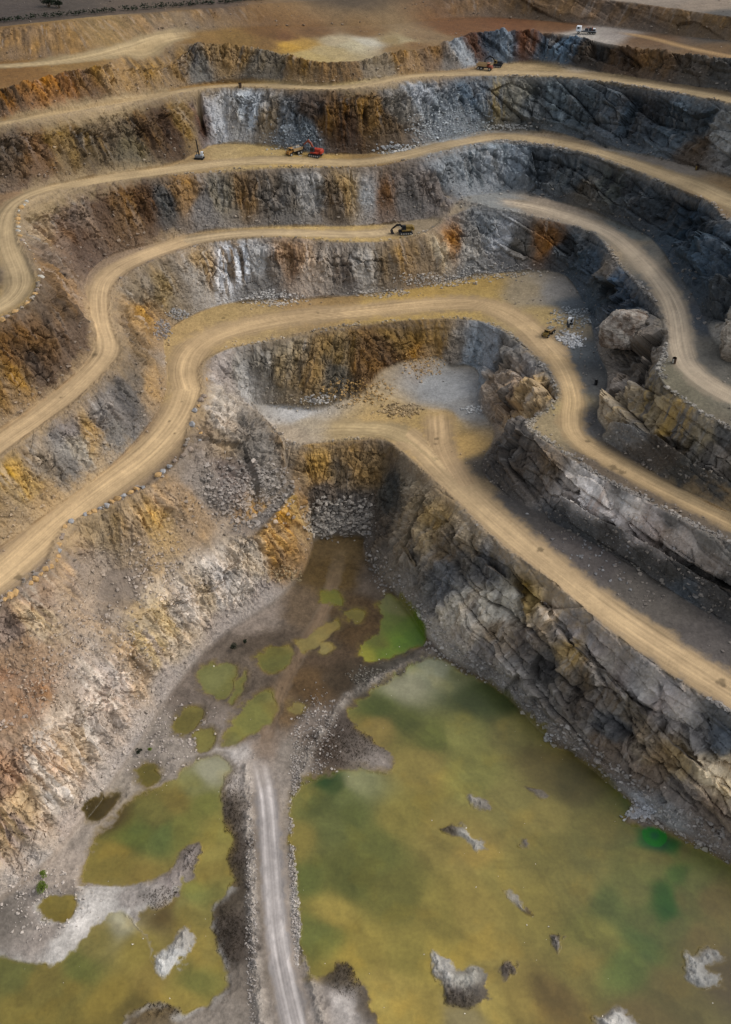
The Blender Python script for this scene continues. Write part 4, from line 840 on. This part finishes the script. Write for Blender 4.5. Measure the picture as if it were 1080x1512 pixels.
# ---------------- rocks
def rock_mesh(seed,nv=26,flat=.75,rough_=.0):
    r=random.Random(seed); pts=[]
    for _ in range(nv):
        v=Vector((r.gauss(0,1),r.gauss(0,1),r.gauss(0,1))).normalized(); v*=r.uniform(.82,1.08)
        pts.append(Vector((v.x,v.y*r.uniform(.85,1),v.z*flat)))
    m=MB(); m.hull(pts); return m
def tint_mat(name):
    m,nt,bs=new_mat(name); L=nt.links
    at=nd(nt,'ShaderNodeAttribute',attribute_name='tint'); geo=nd(nt,'ShaderNodeNewGeometry'); n=nd(nt,'ShaderNodeTexNoise'); n.inputs['Scale'].default_value=2.2; n.inputs['Detail'].default_value=6
    L.new(geo.outputs['Position'],n.inputs['Vector']); mr=nd(nt,'ShaderNodeMapRange'); mr.inputs['From Min'].default_value=.3; mr.inputs['From Max'].default_value=.7; mr.inputs['To Min'].default_value=.75; mr.inputs['To Max'].default_value=1.25
    L.new(n.outputs['Fac'],mr.inputs['Value']); vm=nd(nt,'ShaderNodeVectorMath',operation='SCALE'); L.new(at.outputs['Color'],vm.inputs[0]); L.new(mr.outputs[0],vm.inputs['Scale'])
    L.new(vm.outputs[0],bs.inputs['Base Color']); bs.inputs['Roughness'].default_value=.95; bs.inputs['Specular IOR Level'].default_value=.2
    bu=nd(nt,'ShaderNodeBump'); bu.inputs['Strength'].default_value=.4; bu.inputs['Distance'].default_value=.2; L.new(n.outputs['Fac'],bu.inputs['Height']); L.new(bu.outputs[0],bs.inputs['Normal'])
    return m
BM={'pale grey':plain('pale boulder','a8a296',.95,0,.2,.2,1.2),'tan':plain('tan boulder','a8875a',.95,0,.2,.2,1.2),'brown grey':plain('brown grey boulder','857668',.95,0,.2,.2,1.2),'grey':plain('grey boulder','8c8a88',.95,0,.2,.2,1.2)}
ORD=['first','second','third','fourth','fifth','sixth','seventh','eighth','ninth','tenth','eleventh','twelfth','thirteenth','fourteenth','fifteenth','sixteenth','seventeenth','eighteenth','nineteenth','twentieth']
ORD+=['twenty-'+o for o in ORD[:9]]+['thirtieth']+['thirty-'+o for o in ORD[:9]]
PROTO={}
for c,m in BM.items():
    for v in range(4): PROTO[c,v]=rock_mesh(hash((len(c),v))%1000,24,.8)
def boulder_row(P,where,group,size,cols):
    pts=drop([p[0] for p in P],[p[1] for p in P]); n=len(P)
    for k,p in enumerate(pts):
        c=random.choice(cols); v=random.randrange(4); key=(c,v)
        if isinstance(PROTO[key],MB): o=PROTO[key].build('boulder',BM[c]); PROTO[key]=o
        else: o=PROTO[key].copy(); C.objects.link(o)
        s=random.uniform(*size); o.location=(p[0],p[1],p[2]+.45*s); o.scale=(s*random.uniform(.9,1.25),s,s*random.uniform(.8,1.0)); o.rotation_euler=(random.uniform(-.3,.3),random.uniform(-.3,.3),random.uniform(0,6.3))
        tag(o,'%s boulder, %s from the top in the row edging %s'%(c,ORD[k],where),'boulder',group)
boulder_row([(40,299),(36,304),(32,308),(29,313),(28,319),(27,325),(27,331),(28,337),(28,343),(30,350),(33,357),(36,362),(40,367),(43,372),(47,378),(49,384),(51,389),(54,396),(58,401),(62,405),(61,411),(59,417),(58,423),(55,430),(53,436),(50,440),(45,445),(40,450),(33,455),(23,462),(12,469),(4,474)],
  'the hairpin road','boulders edging the hairpin road',(.75,1.25),['brown grey','pale grey','tan'])
boulder_row([(304,562),(312,566),(318,575),(310,582),(302,587),(297,593),(293,601),(288,608),(284,629),(291,636),(296,642),(295,652),(288,659),(281,666),(271,674),(259,682),(251,690),(241,698),(235,704)],
  'the wide road bend','boulders edging the bend of the wide left road',(1.0,1.6),['tan','tan','brown grey','grey'])
boulder_row([(212,721),(202,724),(193,729),(182,734),(174,738),(166,743),(158,748),(148,753),(140,757),(134,760),(127,761),(106,772),(96,780),(92,792),(90,797),(86,806),(87,815),(86,823),(83,829),(76,838),(68,843),(61,849),(53,857),(46,863),(39,868),(31,873),(23,878),(15,882),(7,887)],
  'the lower left road','boulders edging the lowest stretch of the left road',(.95,1.5),['tan','grey','brown grey','tan'])
# huge blocks: subdivided faceted rock with its own relief
def outcrop(px,size,lift,label,cola,colb,seed,rotz=0,planes=14):
    p=ground(*px); bm=bmesh.new(); bmesh.ops.create_icosphere(bm,subdivisions=6,radius=1)
    co=np.array([v.co for v in bm.verts],f4)
    r=np.random.RandomState(seed); N=r.normal(size=(planes,3)); N/=np.linalg.norm(N,axis=1)[:,None]; dd=r.uniform(.62,.95,planes)
    rad=np.full(len(co),1.05)
    for nrm,d in zip(N,dd):
        k=co@nrm; rad=np.where(k>.05,np.minimum(rad,d/np.maximum(k,.05)),rad)
    q=co*rad[:,None]*np.array(size)
    a=math.radians(rotz); q=q@np.array([[math.cos(a),math.sin(a),0],[-math.sin(a),math.cos(a),0],[0,0,1]])
    o1,_,qq=facets(q[:,0]+seed,q[:,1],q[:,2],1/4.5,seed,1.); o2,_,q3_=facets(q[:,0],q[:,1]+seed,q[:,2]*2,1/1.6,seed+1,.9)
    n1=fbm(q[:,0],q[:,1],q[:,2],1/3.,4,seed)
    q=q*(1+(.085*o1+.03*o2+.03*n1)[:,None])
    for v,c in zip(bm.verts,q): v.co=Vector(c)
    bm.normal_update()
    me=bpy.data.meshes.new('rock_outcrop'); bm.to_mesh(me); bm.free()
    t=np.clip(.5+.9*n1+.5*(qq-.5),0,1)[:,None]; t=t*(ss(-.7,.1,q[:,2]/size[2])[:,None])
    colr=(lin(colb)*(1-t)+lin(cola)*t)*(1+.5*(q3_-.5))[:,None]
    at=me.attributes.new('tint','FLOAT_COLOR','POINT'); at.data.foreach_set('color',np.c_[colr,np.ones(len(q))].astype(f4).ravel())
    me.materials.append(ROCKM); o=bpy.data.objects.new('rock_outcrop',me); C.objects.link(o); o.location=p+Vector((0,0,lift))
    tag(o,label,'rock outcrop'); return o
ROCKM=tint_mat('fractured rock')
outcrop((922,508),(11.5,8.5,9),5,'huge pale brown boulder block standing above the dark grey bench','91897e','5e5044',3,25,9)
outcrop((1085,520),(8,6,9),5,'pale weathered rock block at the right border below the dark cliff','9a9184','6a5f52',8,40)
outcrop((765,583),(8.5,5.5,6.5),0,'rounded brown rock bulge jutting into the blue grey dusty nook','6f665c','4e473f',21,-20)
# ---------------- loose rubble, scattered over the finished ground
axd=Yd*CP-(Zd-HC)*SP; PX=540+F*Xd/axd; PY=756-F*(Yd*SP+(Zd-HC)*CP)/axd
inview=(PX>-120)&(PX<1200)&(PY>-20)&(PY<1600)
def build_stones(name,idx_,size,tcol,mixw):
    """idx_: ground vertices to sit on; one mesh of all the stones"""
    n=len(idx_); base=[]
    for k in range(6):
        r=random.Random(k*7+1); bm=bmesh.new()
        for _ in range(10): 
            v=Vector((r.gauss(0,1),r.gauss(0,1),r.gauss(0,1))).normalized()*r.uniform(.8,1.1); bm.verts.new((v.x,v.y,v.z*.8))
        bmesh.ops.convex_hull(bm,input=bm.verts); bmesh.ops.delete(bm,geom=[v for v in bm.verts if not v.link_faces],context='VERTS'); bmesh.ops.triangulate(bm,faces=bm.faces)
        bm.verts.index_update(); base.append((np.array([v.co for v in bm.verts]),np.array([[v.index for v in f.verts] for f in bm.faces]))); bm.free()
    V=[];Fc=[];Ct=[];off=0
    kind_=rng.randint(0,6,n)
    for k in range(6):
        s_=np.where(kind_==k)[0]; 
        if not len(s_): continue
        b,fc=base[k]; a=rng.rand(len(s_))*6.283; ca,sa_=np.cos(a)[:,None],np.sin(a)[:,None]
        sc=size[s_][:,None]*np.array([1,1,1]); st_=rng.uniform(.7,1.35,len(s_))[:,None]
        x=b[None,:,0]*st_;y=b[None,:,1];z=b[None,:,2]
        q=np.stack([(x*ca-y*sa_)*size[s_][:,None],(x*sa_+y*ca)*size[s_][:,None],z*size[s_][:,None]*rng.uniform(.7,1.1,len(s_))[:,None]],-1)
        i=idx_[s_]; q+=np.stack([Xd[i],Yd[i],Zd[i]+.25*size[s_]],-1)[:,None,:]
        V.append(q.reshape(-1,3)); nv=len(b)
        Fc.append((fc[None]+(off+nv*np.arange(len(s_)))[:,None,None]).reshape(-1,3)); off+=nv*len(s_)
        c=col[i]*(1-mixw[s_][:,None])+tcol[s_]*mixw[s_][:,None]; c=np.clip(c*rng.uniform(.75,1.45,len(s_))[:,None],0.01,.8)
        Ct.append(np.repeat(c,nv,0))
    V=np.vstack(V);Fc=np.vstack(Fc);Ct=np.vstack(Ct)
    me=bpy.data.meshes.new(name); k=len(Fc)
    me.vertices.add(len(V)); me.vertices.foreach_set('co',V.astype(f4).ravel()); me.loops.add(3*k); me.loops.foreach_set('vertex_index',Fc.astype(np.int32).ravel())
    me.polygons.add(k); me.polygons.foreach_set('loop_start',np.arange(0,3*k,3,dtype=np.int32)); me.update(calc_edges=True)
    at=me.attributes.new('tint','FLOAT_COLOR','POINT'); at.data.foreach_set('color',np.c_[Ct,np.ones(len(Ct))].astype(f4).ravel())
    me.polygons.foreach_set('use_smooth',np.zeros(k,bool)); me.materials.append(ROCKM); o=bpy.data.objects.new(name,me); C.objects.link(o); o['kind']='stuff'
    return o
IDX=[];SZ=[];TC=[];MW=[]
def add_stones(w,n,lo,hi,hexc=None,mix=.5,pw=2.2):
    w=np.where(inview,w,0); s=w.sum()
    if s<=0: return
    c=np.cumsum(w); i=np.searchsorted(c,rng.rand(n)*c[-1]); i=np.clip(i,0,len(w)-1)
    IDX.append(i); SZ.append(lo+(hi-lo)*rng.rand(n)**pw); TC.append(np.repeat((lin(hexc) if hexc else np.zeros(3))[None],n,0)); MW.append(np.full(n,mix if hexc else 0.))
dry=(~water)&(road<.3)
add_stones(dry*(.3*ss(4,1.0,tod)+.9*fm*tal**2)*(Z>2.5),6000,.16,1.1,'94897c',.3,4.5)
add_stones(dry*np.exp(-((crd-1.)/1.5)**2)*(.3+right)*(.15+ss(-.2,.4,n_lo))*ss(3,6,Z)*(1-fm),4200,.13,1.0,'8f8a84',.45,3)
add_stones(dry*ss(6,1.0,tod)*(Z<7)*(X>0),1700,.16,1.1,'8f8b85',.5,4)
add_stones(water*ss(-9,-3,-wet)*1.0,70,.1,.33,'b8b0a0',.9)
add_stones(dry*(1-fm)*(Z>20)*ss(.1,.5,n_lo),1600,.15,.8,'8a8076',.4,4)
add_stones(dry*fm*(1-tal)*ss(0,.5,n_md),1500,.3,.9,None)
for cx_,cy_,rx_,ry_,n_,lo_,hi_,c_ in [(365,728,62,45,900,.3,1.3,'8c847c'),(500,765,48,26,700,.4,1.4,'8f887e'),(470,785,22,10,60,.8,1.6,'a09a90'),(595,606,28,9,170,.5,1.1,'85735a'),(535,577,48,18,260,.35,.9,'9a7a48'),
  (625,540,28,20,120,.35,.9,'9a7a48'),(842,503,20,11,200,.5,1.1,'b4b6b8'),(845,470,28,16,260,.35,.9,'84898c'),(400,441,42,10,330,.4,1.0,'aaa6a0'),(560,433,40,6,150,.4,.9,'9a948c'),(650,413,60,9,300,.4,1.0,'a09c96'),(730,400,60,10,260,.4,1.0,'98948e'),
  (240,487,12,14,120,.4,1.0,'74787e'),(262,465,14,8,90,.4,1.0,'8a8c8e'),(583,221,24,8,160,.4,1.1,'a4a8aa'),(640,190,36,34,320,.35,1.0,'a4a8a8'),(690,185,34,30,240,.35,.9,'8f9698'),(750,188,34,4,120,.5,1.1,'a8a6a0'),(430,205,34,22,240,.35,.9,'8a9094'),
  (460,598,60,8,140,.3,.7,'8a7c64'),(470,590,20,8,100,.4,1.1,'a8a6a2'),(700,605,14,6,50,.5,1.0,'b0b0ae'),(145,955,90,60,500,.25,.8,'9a8e82'),(80,1020,70,40,250,.25,.8,'9a8a78'),(250,850,70,45,300,.25,.9,'9a8e82'),(438,1260,9,160,900,.14,.5,'a09890'),(372,1330,8,190,650,.14,.45,'989088'),(470,1085,30,60,380,.15,.55,'a09890'),
  (420,850,26,12,90,.3,.9,'8a7c60'),(885,790,80,60,160,.3,.8,'7a7a7a'),(560,1300,14,14,5,.3,.6,'b0aaa0'),(60,1330,70,50,260,.18,.6,'a89e94'),(230,1090,90,60,300,.22,.7,'a89c92'),(940,1198,26,10,260,.3,.8,'a8aaac'),(780,1090,24,8,90,.3,.8,'9a9a98'),(560,1000,40,16,160,.18,.6,'6f6a60')]:
    add_stones(dry*np.exp(-(((PX-cx_)/rx_)**2+((PY-cy_)/ry_)**2)**2),n_,lo_,hi_,c_,.6,1.8)
build_stones('rubble',np.concatenate(IDX),np.concatenate(SZ),np.vstack(TC),np.concatenate(MW))
# ---------------- plants
def leaves(m,c,rad,n,size,flat=.7):
    for _ in range(n):
        d=Vector((random.gauss(0,1),random.gauss(0,1),random.gauss(0,1))).normalized()*random.uniform(.35,1)**.6
        p=Vector(c)+Vector((d.x*rad,d.y*rad,max(-.2,d.z)*rad*flat+rad*.15)); u=Vector((random.gauss(0,1),random.gauss(0,1),random.gauss(0,.6))).normalized(); w=u.cross(Vector((random.gauss(0,1),random.gauss(0,1),random.gauss(0,1)))).normalized()
        s=size*random.uniform(.6,1.3); k=len(m.v); m.v+=[p-u*s*.5,p+w*s*.25,p+u*s*.6,p-w*s*.25]; m.f.append((k,k+1,k+2,k+3))
LEAF={'green':plain('green leaves','5c6c24',.7,0,.2,.35,.8),'dark':plain('dark leaves','22281a',.8,0,.2,.35,.5),'dry':plain('dry reeds','40382c',.9,0,.1,.3,1.)}
BARK=plain('bark','4a3c2c',.95)
def shrub(px,r,label,leaf='green',blobs=5,n=160,size=.34,group=None):
    p=ground(*px); t=tag(empty('shrub',p),label,'shrub',group)
    m=MB(); m2=MB()
    for b in range(blobs):
        a=random.uniform(0,6.28); d=random.uniform(.1,.75)*r if b else 0; c=(math.cos(a)*d,math.sin(a)*d*.8,random.uniform(.3,.8)*r)
        leaves(m,c,r*random.uniform(.4,.65),n,size); m2.cyl((c[0]*.15,c[1]*.15,-.1),c,.06*r,6,.02*r)
    m.build('leaves',LEAF[leaf],t); m2.build('stem',BARK,t)
shrub((66,1312),2.3,'green leafy bush growing on the pale gravel at the left',blobs=7,n=150)
shrub((64,1292),1.5,'small green bush growing just behind the larger leafy one',blobs=4,n=120)
shrub((205,1112),1.3,'low dark green bush at the left pool edge','dark',4,110)
shrub((222,1108),1.0,'tiny green bush beside the low dark one at the pool edge','green',4,90)
shrub((345,958),1.8,'dark scrubby bush at the head of the small pools','dark',5,110)
shrub((362,950),1.2,'smaller dark scrub just right of the head of the small pools','dark',4,90)
shrub((72,10),4.5,'dark bush clump on the far plain at the top left','dark',6,150,.8)
shrub((88,12),3.8,'lower dark bush right of the far clump at the top left','dark',5,130,.8)
# scrub bank along the far rim
q=smooth_line(np.array([(-120,44),(0,33),(120,21),(240,12),(330,5),(400,-2)],float),2); w_=drop(q[:,0],q[:,1]); 
m=MB(); m2=MB(); L_=np.r_[0,np.cumsum(np.hypot(*np.diff(w_[:,:2],axis=0).T))]
for s_ in np.arange(0,L_[-1],2.2):
    p=Vector([np.interp(s_,L_,w_[:,k]) for k in range(3)])-Vector(w_[0])
    leaves(m,p+Vector((random.uniform(-1,1),random.uniform(-2,2),.8)),random.uniform(1.5,2.6),26,1.1)
o=m.build('hedge',LEAF['dark']); o.location=Vector(w_[0]); tag(o,'long dark scrub hedge along the far rim at the top left','hedge')
# dead reeds on the dark flats by the ponds
wd=np.zeros(len(X))
for cx_,cy_,rx_,ry_ in [(345,1200,16,50),(338,1380,24,40),(350,1270,14,35),(500,1100,55,30),(515,1440,24,26),(240,1480,40,20),(285,1270,14,16),(680,1475,24,14),(245,1330,30,22),(752,1430,12,8),(823,1392,8,14),(640,1465,10,18)]:
    wd=np.maximum(wd,np.exp(-(((PX-cx_)/rx_)**2+((PY-cy_)/ry_)**2)**2))
wd=wd*(~water)*(Z<3)*(road<.2); c=np.cumsum(wd); ii=np.searchsorted(c,rng.rand(2600)*c[-1]); m=MB()
for i in ii:
    p=Vector((Xd[i]+rng.uniform(-.3,.3),Yd[i]+rng.uniform(-.3,.3),Zd[i]-.05))
    for _ in range(4):
        h=rng.uniform(.35,.9); l=Vector((rng.normal()*.25,rng.normal()*.25,1))*h; b=Vector((rng.uniform(-.25,.25),rng.uniform(-.25,.25),0)); k=len(m.v)
        m.v+=[p+b+Vector((-.05,0,0)),p+b+Vector((.05,0.03,0)),p+b+l]; m.f.append((k,k+1,k+2))
o=m.build('dry_reeds',LEAF['dry']); o['kind']='stuff'
# ---------------- the plain beyond the surveyed ground
xs=np.linspace(-2,2,41)*.4*(985*CP+.75*HC*SP); ze=samp(R0,xs,np.full(41,984.)); vv_=[];ff_=[]
for j,(yy,ex) in enumerate(((984.5,1),(1800,3.2),(6000,11))):
    for x_,z_ in zip(xs,ze): vv_.append((x_*ex,yy,z_*(1-min(1,j*.6))+150*min(1,j*.6)-.05))
for j in range(2):
    for i in range(40): ff_.append((j*41+i,j*41+i+1,(j+1)*41+i+1,(j+1)*41+i))
m=MB(); m.v=[Vector(v) for v in vv_]; m.f=ff_; o=m.build('plain',plain('dry plain','4e453a',.95,0,.1,.25,.02)); o['kind']='structure'
print('things',time.time()-T0)
